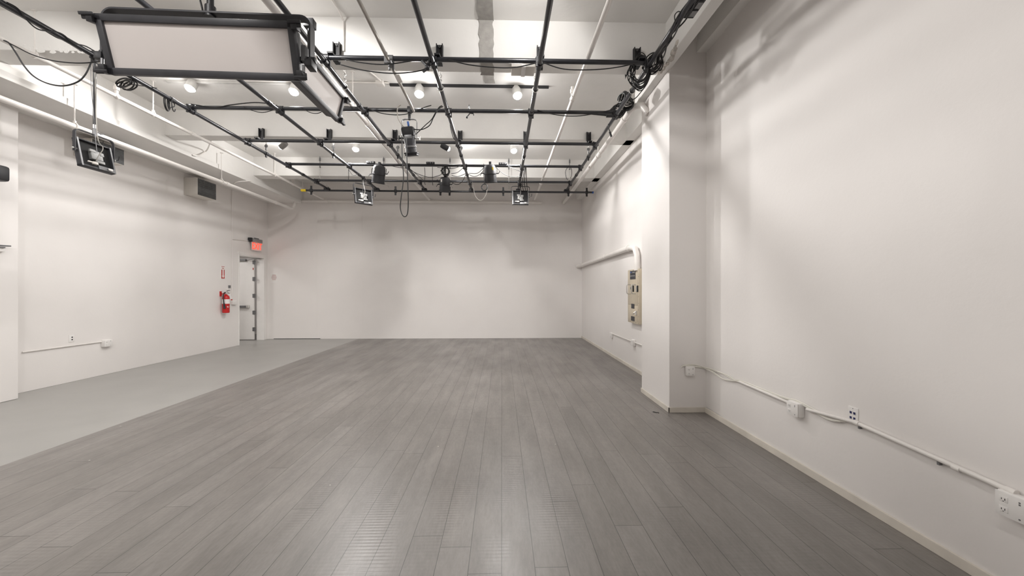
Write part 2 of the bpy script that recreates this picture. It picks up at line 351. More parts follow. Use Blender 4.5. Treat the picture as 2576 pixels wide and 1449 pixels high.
for py in (660, 702, 744, 786, 828):
    zc = onY(644, py, 10.97).z
    hb = MB().bb((lx1 - 0.035, ly - 0.05, zc - 0.055), (lx1 + 0.055, ly - 0.044, zc + 0.055)).cyl((lx1 + 0.012, ly - 0.05, zc - 0.06), (lx1 + 0.012, ly - 0.05, zc + 0.06), 0.011, n=10)
    tag(hb.build('hinge', M['grey'], door, OD), 'square grey steel hinge')
zb = onY(620, 772, 10.75).z
bar = MB().bb((lx0 + 0.1, ly - 0.115, zb - 0.03), (lx1 - 0.13, ly - 0.075, zb + 0.03)).build('push_bar', M['grey'], door, OD, 0.006)
MB().bb((lx1 - 0.17, ly - 0.12, zb - 0.045), (lx1 - 0.11, ly - 0.045, zb + 0.045)).bb((lx1 - 0.55, ly - 0.118, zb - 0.02), (lx1 - 0.50, ly - 0.11, zb + 0.02)).build('bar_end', M['silver'], bar, OD, 0.004)
MB().bb((lx1 - 0.5, ly - 0.10, DZ - 0.12), (lx1 - 0.2, ly - 0.045, DZ - 0.06)).tube([(lx1 - 0.2, ly - 0.07, DZ - 0.09), (lx1 + 0.05, ly - 0.16, DZ - 0.07), (lx1 + 0.22, ly - 0.1, DZ - 0.05)], 0.009, 6).build('door_closer', M['grey'], door, OD)
tag(MB().bb((lx1 - 0.03, ly - 0.048, 2.02), (lx1 - 0.005, ly - 0.0445, 2.08)).build('sticker', M['redsign'], door, OD), 'small red sticker on the door edge')

hl_ = bpy.data.lights.new('hall_fill', 'AREA'); hl_.energy = 22; hl_.size = 0.6; hl_.color = (1, 0.97, 0.94)  # added fill with no visible lamp, brightens the hallway and open door leaf
ho = bpy.data.objects.new('hall_fill', hl_); C.objects.link(ho); ho.location = (-8.2, 9.6, 2.98)
# ------------------------------------------------------------------ pipe grid
PR = 0.026; ZL, ZX = 3.98, 4.03
LX = [-4.345, -3.12, -1.935, -0.757, 0.42, 1.64]
XY = [4.157, 5.355, 6.53, 7.75, 8.90]
XE = [(-1.98, 1.66), (-4.36, 1.72), (-4.38, 1.67), (-4.38, 1.67), (-4.38, 1.63)]
llab = ['long black ceiling pipe running to the back wall, closest to the door wall', 'long black ceiling pipe second from the door wall, partly behind the big light panel',
        'long black ceiling pipe carrying both big light panels', 'long black ceiling pipe passing just beside the barn-door spotlight',
        'long black ceiling pipe carrying the softlight nearest the breaker panel', 'long black ceiling pipe wrapped in cables beside the column']
def clamp(mb, x, y, zl, zx):
    mb.cyl((x, y - 0.045, zl), (x, y + 0.045, zl), PR + 0.010, n=12)
    mb.cyl((x - 0.045, y, zx), (x + 0.045, y, zx), PR + 0.010, n=12)
    mb.box((x + 0.03, y + 0.03, (zl + zx) / 2), (0.022, 0.022, 0.11)).box((x - 0.03, y - 0.03, (zl + zx) / 2), (0.022, 0.022, 0.11))
for i, x in enumerate(LX):
    t = thing('lighting_pipe', llab[i], 'pipe', (x, 4.0, ZL), 0, 'lighting grid pipes'); O = V((x, 4.0, ZL))
    MB().cyl((x, -1.2, ZL), (x, 9.47, ZL), PR, n=16).build('tube', M['bpipe'], t, O)
    for k, y in enumerate(XY):
        if x < XE[k][0] - 0.05 or x > XE[k][1] + 0.05: continue
        mb = MB(); clamp(mb, x, y, ZL, ZX); mb.build('pipe_clamp', M['black'], t, O)
    for y in (2.7, 5.05 + 0.05 * i, 8.3 - 0.03 * i):
        MB().cyl((x, y - 0.035, ZL), (x, y + 0.035, ZL), PR + 0.006, n=14).build('coupling', M['black'], t, O)
xlab = ['black cross pipe nearest the camera, under the first beam', 'black cross pipe that holds the barn-door spotlight', 'black cross pipe clamped along the middle beam',
        'black cross pipe that holds the three bullet spotlights', 'black cross pipe hung on chains just in front of the last one']
for k, y in enumerate(XY):
    a, b = XE[k]; t = thing('lighting_pipe', xlab[k], 'pipe', ((a + b) / 2, y, ZX), 0, 'lighting grid pipes'); O = V(t.location)
    MB().cyl((a, y, ZX), (b, y, ZX), PR, n=16).build('tube', M['bpipe'], t, O)
    for e in (a, b): MB().cyl((e - 0.03, y, ZX), (e + 0.03, y, ZX), PR + 0.008, n=14).build('end_fitting', M['black'], t, O)
YE, ZE = 9.45, 3.932
t = thing('lighting_pipe', 'rearmost black cross pipe with a yellow end cap', 'pipe', (-1.2, YE, ZE), 0, 'lighting grid pipes'); O = V(t.location)
MB().cyl((-4.88, YE, ZE), (2.31, YE, ZE), 0.024, n=16).build('tube', M['bpipe'], t, O)
tag(MB().cyl((-4.99, YE, ZE), (-4.87, YE, ZE), 0.031, n=14).build('end_cap', M['yellow'], t, O), 'yellow plastic end cap')
tag(MB().cyl((2.30, YE, ZE), (2.335, YE, ZE), 0.028, n=14).build('end_cap', M['blue'], t, O), 'blue end cap')
for px in (783, 1108, 1131, 1266, 1430, 1476, 995):
    x = onY(px, 478, YE).x
    MB().box((x, YE, ZE), (0.055, 0.06, 0.075)).box((x, YE, ZE + 0.075), (0.045, 0.008, 0.085)).box((x, YE, ZE - 0.07), (0.045, 0.008, 0.07)).build('bolt_plate', M['black'], t, O)
for i, x in enumerate(LX):
    MB().box((x, YE - 0.02, ZE + 0.025), (0.12, 0.13, 0.075)).build('pipe_clamp', M['black'], t, O, 0.01)
a = onY(1428, 280, 5.32); b = onY(1543, 292, 5.25)
solo(MB().cyl(a, b, 0.012, n=8).cyl(b - V((0.1, -0.005, 0)), b, 0.02, n=8), 'brace_rod', M['black'], 'thin black slanting rod under the cross pipe by the cable bundle', 'rod')

# beam clamps
bl = []
for px in (850, 1107, 1358, 1600): bl.append((onY(px, 130, 4.32).x, 4.316, XY[0], 'first'))
for px in (660, 830, 995, 1158, 1322, 1480): bl.append((onY(px, 340, 6.66).x, 6.658, XY[2], 'middle'))
where = ['above the pipe behind the light panels', 'above the crossing with the hanging tag', 'above the last crossing before the column', 'above the big cable coil',
         'closest to the door wall', 'second from the door wall', 'just behind the barn-door spotlight', 'above the small black track light', 'second from the column', 'closest to the column']
for k, (x, yf, yp, nm) in enumerate(bl):
    t = thing('beam_clamp', 'black steel clamp on the %s beam face, %s' % (nm, where[k]), 'clamp', (x, yf, 4.2), 0, 'beam clamps'); O = V(t.location)
    MB().bb((x - 0.038, yf - 0.014, 4.13), (x + 0.038, yf + 0.006, 4.285)).bb((x - 0.038, yf - 0.05, 4.13), (x - 0.028, yf, 4.28)).bb((x + 0.028, yf - 0.05, 4.13), (x + 0.038, yf, 4.28)).build('channel', M['black'], t, O)
    MB().bb((x - 0.03, yp - 0.045, 4.057), (x + 0.03, yf + 0.02, 4.075)).bb((x - 0.03, yf - 0.02, 4.06), (x + 0.03, yf, 4.15)).build('bracket', M['black'], t, O)
    MB().ring((x, yf - 0.03, 4.26), (0, 1, 0), 0.012, 0.005, 10, 6).build('bolt', M['grey'], t, O)

# chains
def chain(mb, p, q, w=0.016, wire=0.0042):
    p, q = V(p), V(q); L = (p - q).length; n = max(2, int(L / 0.034)); d = (q - p) / n
    for i in range(n):
        c = p + d * (i + 0.5); h = d.length * 0.62
        sx = V((1, 0, 0)) if i % 2 else V((0, 1, 0)); u = d.normalized()
        pts = []
        for j in range(10):
            a2 = 2 * math.pi * j / 10; pts.append(c + sx * math.cos(a2) * w * 0.62 + u * math.sin(a2) * h)
        mb.tube(pts, wire, 5, True)
wh1 = ['beside the far light panel', 'beside the dangling tag on the crossing', 'between the two ceiling lamps', 'beside the big cable coil']
for i, (x, l) in enumerate(zip(LX[2:], wh1)):
    t = thing('hanging_chain', 'short silver chain behind the first beam, %s' % l, 'chain', (x, 4.66, 4.3), 0, 'grid hanging chains'); O = V(t.location)
    mb = MB(); chain(mb, (x, 4.66, 4.32), (x, 4.66, 4.01), 0.024, 0.006); mb.build('chain_links', M['silver'], t, O)
    MB().bb((x - 0.03, 4.62, 4.30), (x + 0.03, 4.675, 4.36)).build('anchor', M['black'], t, O)
    MB().ring((x, 4.66, ZL), (0, 1, 0), PR + 0.008, 0.008, 16, 6).build('hook', M['silver'], t, O)
wh2 = ['closest to the door wall', 'second from the door wall', 'behind the barn-door spotlight', 'beside the small black track light', 'second from the column', 'closest to the column']
for i, (x, l) in enumerate(zip(LX, wh2)):
    y = 7.02
    t = thing('hanging_chain', 'short chain with clip behind the middle beam, %s' % l, 'chain', (x, y, 4.3), 0, 'grid hanging chains'); O = V(t.location)
    mb = MB(); chain(mb, (x, y, 4.60), (x, y, 4.14), 0.018, 0.0045); mb.build('chain_links', M['silver'], t, O)
    MB().cyl((x, y, 4.15), (x, y, 4.04), 0.014, n=8).ring((x, y, 4.12), (0, 1, 0), 0.025, 0.007, 12, 6).build('clip', M['grey'], t, O)
    MB().cyl((x, y - 0.03, ZL), (x, y + 0.03, ZL), PR + 0.008, n=12).box((x, y, ZL - 0.045), (0.02, 0.035, 0.05)).build('pipe_ring', M['black'], t, O)
rl = [(805, 'nearest the door wall'), (965, 'beside the white-sticker bullet spotlight'), (1132, 'beside the round cable coil'), (1280, 'beside the black power strip'), (1433, 'nearest the column')]
for px, l in rl:
    y = 8.93; x = onY(px, 420, y).x
    t = thing('hanging_chain', 'turnbuckle rod and chain above the rear cross pipe, %s' % l, 'chain', (x, y, ZC), 0, 'ceiling drop chains'); O = V(t.location)
    MB().cyl((x, y, ZC), (x, y, 4.36), 0.008, n=8).cyl((x, y, 4.57), (x, y, 4.5), 0.018, n=8).ball((x, y, 4.35), 0.02, 8, 6).build('threaded_rod', M['grey'], t, O)
    mb = MB(); chain(mb, (x, y, 4.35), (x, y + 0.0, 4.05), 0.02, 0.005); mb.build('chain_links', M['silver'], t, O)
    mb = MB(); chain(mb, (x, y + 0.02, 4.03), (x + 0.015, YE - 0.06, ZE + 0.06), 0.024, 0.006); mb.build('chain_tail', M['silver'], t, O)
    MB().ring((x, XY[4], ZX), (1, 0, 0), PR + 0.008, 0.008, 14, 6).build('pipe_hook', M['grey'], t, O)

# ------------------------------------------------------------------ white pipes
def pipe(name, pts, r, m, label, hang=(), heads=(), coup=(), n=14, smoothn=0):
    P = [V(p) for p in pts]; t = thing(name, label, 'pipe', P[0]); O = P[0]
    MB().tube(spline(P, smoothn) if smoothn else P, r, n).build('tube', m, t, O)
    for (p, ztop) in hang:
        p = V(p)
        MB().cyl(p + V((0, 0, r)), (p.x, p.y, ztop), 0.008, n=8).cyl((p.x, p.y, ztop - 0.006), (p.x, p.y, ztop), 0.03, n=12).build('hanger_rod', m, t, O)
        MB().ring(p + V((0, 0, 0.004)), (0, 1, 0), r + 0.008, 0.008, 16, 6).box(p + V((0, 0, r + 0.02)), (0.03, 0.02, 0.04)).build('hanger_ring', m, t, O)
    for p in heads:
        p = V(p); h = MB().cyl(p, p + V((0, 0, 0.10)), 0.020, n=10).cyl(p + V((0, 0, 0.08)), p + V((0, 0, 0.13)), 0.032, n=12).cyl(p + V((0, 0, 0.15)), p + V((0, 0, 0.17)), 0.022, n=10).ball(p + V((0, 0, 0.14)), 0.022, 10, 6)
        h.ball(p, r * 1.5, 12, 8).build('sprinkler_head', m, t, O)
    for p, ax in coup:
        p = V(p); ax = V(ax); MB().cyl(p - ax * 0.04, p + ax * 0.04, r + 0.009, n=14).build('coupling', m, t, O)
    return t
ya = V((0, 1, 0)); xaA = V((1, 0, 0))
xl = -5.22; zl = 4.10
def yat(px, py, z): return onZ(px, py, z).y
pipe('sprinkler_pipe', [(xl, -1.5, zl), (xl, 11.12, zl)], 0.026, M['wpipe'], 'slim white sprinkler pipe along the girder by the door wall',
     hang=[((xl, yat(85, 140, zl), zl), ZC), ((xl, yat(385, 288, zl), zl), ZC), ((xl, 8.75, zl), ZC), ((xl, 9.95, zl), ZC)], heads=[(xl, yat(297, 242, zl), zl), (xl, 9.5, zl)], coup=[((xl, yat(480, 337, zl), zl), ya), ((xl, yat(92, 145, zl), zl), ya)])
xw = -5.76; zw = 3.68
pipe('drain_pipe', [(xw, -1.5, zw), (xw, 10.35, zw), (xw, 10.46, zw + 0.02), (xw + 0.02, 10.52, zw + 0.1), (xw + 0.02, 10.55, zw + 0.2)], 0.036, M['wpipe'], 'thick white pipe hanging below the girder edge on the door wall side',
     hang=[((xw, yat(184, 318, zw), zw), 4.25), ((xw, yat(562, 458, zw), zw), 4.28)], coup=[((xw, yat(573, 463, zw), zw), ya), ((xw, 9.7, zw), ya)])
xm = -2.135; zm = 4.11
pipe('ceiling_pipe', [(xm, -1.5, zm), (xm, YB, zm)], 0.036, M['wpipe'], 'white ceiling pipe running behind the far light panel to the back wall', coup=[((xm, 6.0, zm), ya), ((xm, 9.0, zm), ya)],
     hang=[((xm, 5.42, zm), ZC)])
xr = 0.975
pipe('sprinkler_pipe', [(xr, -1.5, 4.1), (xr, 10.95, 4.1)], 0.026, M['wpipe'], 'slim white sprinkler pipe between the two rightmost long black pipes', heads=[(xr, 5.12, 4.1)], coup=[((xr, 5.05, 4.1), ya), ((xr, 9.3, 4.1), ya), ((xr, 6.6, 4.1), ya)])
solo(MB().cyl((-1.235, -0.5, 3.985), (-1.235, 5.28, 3.985), 0.018, n=12), 'conduit_pipe', M['gpipe'], 'thin grey metal conduit from overhead to the barn-door spotlight', 'pipe')
t = thing('pipe_coupler', 'grey swivel coupler joining the thin conduit to the first cross pipe', 'clamp', (-1.235, 4.157, 4.0)); O = V(t.location)
MB().cyl((-1.235, 4.10, 3.985), (-1.235, 4.21, 3.985), 0.032, n=12).cyl((-1.275, 4.157, 4.03), (-1.195, 4.157, 4.03), 0.036, n=12).build('body', M['grey'], t, O)
MB().box((-1.27, 4.13, 4.02), (0.03, 0.03, 0.12)).box((-1.2, 4.18, 3.96), (0.02, 0.02, 0.1)).cyl((-1.235, 4.15, 3.97), (-1.235, 4.15, 3.9), 0.012, n=8).build('bolt', M['grey'], t, O)
tg = onZ(1003, 198, 3.96)
solo(MB().box(tg, (0.055, 0.16, 0.004)), 'paper_tag', M['wplast'], 'white paper tag taped to the thin grey conduit', 'tag')
pipe('wall_pipe', [(-6.75, 11.1, 4.045), (1.12, 11.1, 4.045), (1.16, 11.12, 4.045), (1.17, 11.18, 4.045)], 0.042, M['wpipe'], 'white horizontal pipe across the top of the back wall',
     coup=[((onY(x, 505, 11.1).x, 11.1, 4.045), xaA) for x in (807, 822, 1085, 1098, 1340)])
pipe('conduit_pipe', [(1.86, 11.17, 4.05), (1.86, 6.2, 4.05), (1.86, 5.55, 4.06), (1.865, 5.38, 4.075), (1.90, 5.25, 4.08), (1.96, 5.16, 4.05), (1.995, 5.12, 3.96), (2.02, 5.10, 3.90)], 0.042, M['wpipe'], 'white conduit with a curved elbow entering the column',
     coup=[((1.86, 5.62, 4.06), ya), ((1.86, 9.9, 4.05), ya)], hang=[((1.86, 7.15, 4.05), ZC)])
pipe('conduit_pipe', [(2.26, 11.14, 2.15), (2.33, 11.05, 2.155), (2.343, 10.9, 2.16), (2.343, 7.0, 2.23), (2.343, 6.7, 2.23), (2.343, 6.5, 2.19), (2.343, 6.42, 2.08), (2.343, 6.40, 1.80)], 0.05, M['wpipe'], 'fat white conduit curving down into the breaker panel',
     coup=[((2.343, 6.85, 2.232), ya), ((2.343, 10.75, 2.163), ya), ((2.343, 8.4, 2.207), ya)])
p0 = onZ(845, -40, ZC - 0.015); p1 = onY(862, 48, 4.30); p2 = onY(863, 135, 4.30)
solo(MB().tube([(p1.x - 0.12, 2.9, ZC - 0.016), (p1.x - 0.02, 3.8, ZC - 0.016), (p1.x, 4.2, ZC - 0.018), (p1.x + 0.005, 4.305, ZC - 0.06), (p2.x, 4.312, 4.2)], 0.011, 8), 'ceiling_conduit', M['wpipe'], 'thin white conduit down the first beam face above the black pipe end', 'conduit')
a = onZ(868, 207, ZC - 0.02); b = onZ(978, 208, ZC - 0.02)
t = thing('ceiling_conduit', 'white ceiling conduit with a junction box feeding the black lamp track', 'conduit', a); O = V(a)
MB().cyl((a.x - 1.5, a.y, a.z), (b.x, a.y, b.z), 0.013, n=8).cyl((b.x - 0.08, a.y, a.z), (b.x - 0.26, a.y - 0.5, a.z), 0.011, n=8).build('tube', M['wpipe'], t, O)
MB().box((b.x - 0.13, a.y, a.z - 0.01), (0.11, 0.11, 0.06)).build('junction_box', M['wpipe'], t, O, 0.004)
pb = onY(1318, 176, 4.45)
t = thing('junction_box', 'pale box strapped under the first beam beside the plaster scar', 'box', (pb.x, 4.47, ZB)); O = V(t.location)
MB().bb((pb.x - 0.15, 4.40, ZB - 0.05), (pb.x + 0.13, 4.60, ZB + 0.002)).build('body', M['duct'], t, O, 0.006)
MB().bb((pb.x - 0.03, 4.395, ZB - 0.056), (pb.x + 0.02, 4.605, ZB)).build('strap', M['wplast'], t, O)
# bracket wires off the girder
solo(MB().tube(spline([onY(792 / 6.04 + 400, 352, 6.95), onX(520, 378, -5.80), onX(500, 391, -5.79), onX(485, 390, -5.81)], 5), 0.012, 6), 'ceiling_conduit', M['wpipe'], 'thin white bent conduit from the middle beam down to the girder', 'conduit')
solo(MB().tube(spline([onX(632, 455, -5.79), onX(600, 457, -5.9), onX(588, 462, -6.05)], 5), 0.012, 6), 'ceiling_conduit', M['wpipe'], 'short white conduit crossing under the girder near the vent box', 'conduit')

# ------------------------------------------------------------------ lamp tracks and track spotlights
ZT = ZC - 0.018
def track(x0, x1, y, label, m):
    solo(MB().bb((x0, y - 0.018, ZC - 0.034), (x1, y + 0.018, ZC)), 'lamp_track', m, label, 'track', None, 0.003)
def head(pos, d, label, body, lit=True, watts=0.0, cone=150, group='ceiling track lamps', size=0.055, soft=0.035, spill=0.0):
    pos = V(pos); d = V(d).normalized()
    t = thing('track_spotlight', label, 'lamp', pos, 0, group)
    L = 0.15
    MB().tube([-d * L * 0.62, -d * L * 0.58, -d * L * 0.2, d * L * 0.5], [size * 0.5, size * 0.86, size, size], 16).build('lamp_body', body, t)
    MB().cyl((0, 0, 0), (0, 0, ZC - 0.03 - pos.z), 0.011, n=8).bb((-0.03, -0.016, ZC - 0.055 - pos.z), (0.03, 0.016, ZC - 0.03 - pos.z)).build('stem', body, t)
    MB().ball(d * (L * 0.5 - size * 0.2), size * 0.92, 20, 12).build('lens', M['lens'] if lit else M['hole'], t)
    if watts:
        ld = bpy.data.lights.new('track_beam', 'SPOT'); ld.energy = watts; ld.shadow_soft_size = soft
        ld.spot_size = math.radians(cone); ld.spot_blend = 0.35
        ld.color = (1.0, 0.975, 0.95)
        lo = bpy.data.objects.new('track_beam', ld); C.objects.link(lo); lo.parent = t; lo.location = d * (L * 0.5 + size + 0.012)
        if cone > 175: spill = watts * 0.09
        if spill:
            l2 = bpy.data.lights.new('bulb_spill', 'POINT'); l2.energy = spill; l2.shadow_soft_size = 0.05; l2.color = ld.color
            o2 = bpy.data.objects.new('bulb_spill', l2); C.objects.link(o2); o2.parent = t; o2.location = lo.location
        lo.rotation_mode = 'QUATERNION'; lo.rotation_quaternion = d.to_track_quat('-Z', 'Y')
    return t
ta = onZ(978, 209, ZT); tb = onZ(1382, 213, ZT)
track(ta.x, tb.x, 5.72, 'black lamp track on the ceiling with two lit lamps', M['black'])
YT = 5.72
W = 100.0
vis = [(483, 213, (-0.1, -0.4, -0.95), 'lit ceiling lamp showing below the big light panel near its middle'), (742, 222, (-0.03, -0.4, -0.95), 'lit ceiling lamp under the corner where the two light panels meet'),
       (1055, 228, (0.05, -0.4, -0.95), 'lit ceiling lamp above the barn-door spotlight'), (1300, 232, (0.15, -0.4, -0.95), 'lit ceiling lamp on the near track, closest to the column')]
for px, py, d, l in vis:
    p = onY(px, py, YT); head(p, d, l, M['lamp_white'], True, W * (0.62 if px < 600 else 0.82), 178, size=0.07)
track(-5.0, -2.9, YT, 'white lamp track hidden above the big light panel', M['lamp_white'])
YT2 = 7.78
track(-4.6, 1.6, YT2, 'white lamp track behind the middle beam', M['lamp_white'])
for px, py, d, l in [(893, 365, (0.0, -0.3, -0.95), 'lit ceiling lamp above the bullet spotlight with the white sticker'), (1292, 370, (0.08, -0.3, -0.95), 'lit ceiling lamp above the black power strip near the column')]:
    p = onZ(px, py, 4.42); head((p.x, YT2, 4.42), d, l, M['lamp_white'], True, W * 1.8, 177, size=0.07, soft=0.09)
p = onZ(713, 366, 4.42); head((p.x, YT2, 4.42), (-0.8, 0.35, -0.35), 'grey ceiling lamp turned away toward the door wall', M['lamp_grey'], True, W * 0.3)
p = onZ(1120, 372, 4.42); head((p.x, YT2, 4.42), (0.75, 0.35, -0.3), 'small black ceiling lamp turned sideways toward the column side', M['dark'], True, W * 0.4)
for k, y in enumerate((3.15, 0.85, -1.5)):
    track(-5.0, 1.5, y, ['white lamp track overhead in the bay before the first beam', 'white lamp track overhead near the camera', 'white lamp track behind the camera'][k], M['lamp_white'])
    for j, x in enumerate((-4.6, -2.3, 0.3)):
        d = [(-0.35, 0.45, -0.8), (0.0, 0.5, -0.8), (0.3, 0.45, -0.8) if k else (-0.15, 0.9, -0.3)][j]
        head((x, y, 4.42), d, 'lit ceiling lamp out of view on the %s track, %s' % (['first overhead', 'second overhead', 'rear'][k], ['door wall end', 'middle', 'column end'][j]), M['lamp_white'], True, W * (0.95, 1.15, 1.0)[k] * ((0.3, 1.05, 0.25) if k == 0 else (0.8, 1.1, 0.5))[j], 110 if k == 0 and j == 2 else 150, spill=14.0 if k == 0 and j else 0.0)

# ------------------------------------------------------------------ big light panels
def light_panel(label, loc, rotz, Wd, Ht, tilt, drop, yo):
    # local: face looks along -Y, width X, origin at panel centre
    t = thing('light_panel', label, 'studio light', loc, rotz, 'large flat studio light panels')
    R = Matrix.Rotation(tilt, 3, 'X')
    def tb(mb, c, s): mb.box(R @ V(c), s, R)
    fr = MB(); b = 0.042
    tb(fr, (0, 0, Ht / 2 - b / 2), (Wd, 0.05, b)); tb(fr, (0, 0, -Ht / 2 + b / 2), (Wd, 0.05, b))
    tb(fr, (-Wd / 2 + b / 2, 0, 0), (b, 0.05, Ht)); tb(fr, (Wd / 2 - b / 2, 0, 0), (b, 0.05, Ht))
    fr.build('frame', M['dark'], t, (0, 0, 0), 0.004)
    df = MB(); tb(df, (0, 0.0, 0), (Wd - 2 * b + 0.004, 0.012, Ht - 2 * b + 0.004)); tag(df.build('diffuser', M['diff'], t), 'flat pale translucent diffuser sheet')
    hs = MB(); tb(hs, (0, 0.075, 0), (Wd - 0.04, 0.10, Ht - 0.05)); hs.build('housing', M['black'], t, (0, 0, 0), 0.012)
    fin = MB()
    for i in range(24): tb(fin, (-Wd / 2 + 0.08 + i * (Wd - 0.16) / 23, 0.135, 0), (0.006, 0.03, Ht - 0.12))
    fin.build('heat_sink', M['black'], t)
    for sx in (-1, 1):
        for sz in (-1, 1):
            cb = MB(); tb(cb, (sx * (Wd / 2 + 0.012), -0.02, sz * (Ht / 2 - 0.03)), (0.04, 0.06, 0.055)); tb(cb, (sx * (Wd / 2 + 0.035), -0.04, sz * (Ht / 2 - 0.02)), (0.05, 0.012, 0.045))
            tb(cb, (sx * (Wd / 2 + 0.02), -0.052, sz * (Ht / 2 - 0.012)), (0.09, 0.01, 0.02))
            cb.build('corner_bracket', M['black'], t, (0, 0, 0), 0.003)
    zt = yo; hw = Wd / 2 + 0.06; rc = 0.07
    pts = [V((-hw, 0.075, -0.05)), V((-hw, 0.075, zt - rc))] + [V((-hw + rc - rc * math.cos(a), 0.075, zt - rc + rc * math.sin(a))) for a in [math.pi / 2 * i / 6 for i in range(1, 6)]] + [V((-hw + rc, 0.075, zt))]
    pts = pts + [V((-p.x, p.y, p.z)) for p in reversed(pts)]
    yk = MB().strap(pts, (0, 1, 0), 0.07, 0.012).build('yoke', M['dark'], t)
    for sx in (-1, 1):
        MB().box((sx * (hw - 0.0), 0.06, -0.055), (0.05, 0.09, 0.05)).cyl((sx * (hw + 0.03), 0.075, -0.01), (sx * (Wd / 2 - 0.02), 0.075, -0.01), 0.022, n=12).build('pivot_knob', M['black'], t, (0, 0, 0), 0.004)
        MB().box((sx * (Wd / 2 + 0.018), 0.07, 0.02), (0.03, 0.07, 0.11)).cyl((sx * (Wd / 2 + 0.03), 0.02, -0.08), (sx * (Wd / 2 + 0.03), 0.02, -0.13), 0.01, n=8).build('side_fitting', M['grey'], t)
    MB().cyl((0, 0.075, zt), (0, 0.075, drop), 0.022, n=12).cyl((0, 0.075, zt - 0.02), (0, 0.075, zt + 0.06), 0.034, n=12).build('drop_pole', M['black'], t)
    MB().box((0, 0.075, drop), (0.07, 0.09, 0.075)).cyl((0.03, 0.075, drop), (0.09, 0.075, drop + 0.01), 0.008, n=8).build('pipe_clamp', M['black'], t, (0, 0, 0), 0.01)
    MB().tube(spline([(0.03, 0.1, zt + 0.02), (0.1, 0.14, zt - 0.02), (0.16, 0.15, 0.1), (0.1, 0.14, 0.0)], 5), 0.008, 6).tube(spline([(-0.04, 0.06, drop - 0.1), (-0.07, 0.05, drop - 0.3), (-0.05, 0.07, zt + 0.03)], 5), 0.007, 6).build('power_cable', M['rubber'], t)
    return t
light_panel('big studio light panel facing the camera, black frame and wide pale diffuser', (-2.083, 2.66, 3.165), math.radians(1.8), 1.29, 0.365, math.radians(16), 0.80, 0.29)
light_panel('studio light panel turned sideways behind the big one, white face toward the column', (-1.72, 3.55, 3.41), math.radians(90), 0.99, 0.285, math.radians(14), 0.56, 0.23)

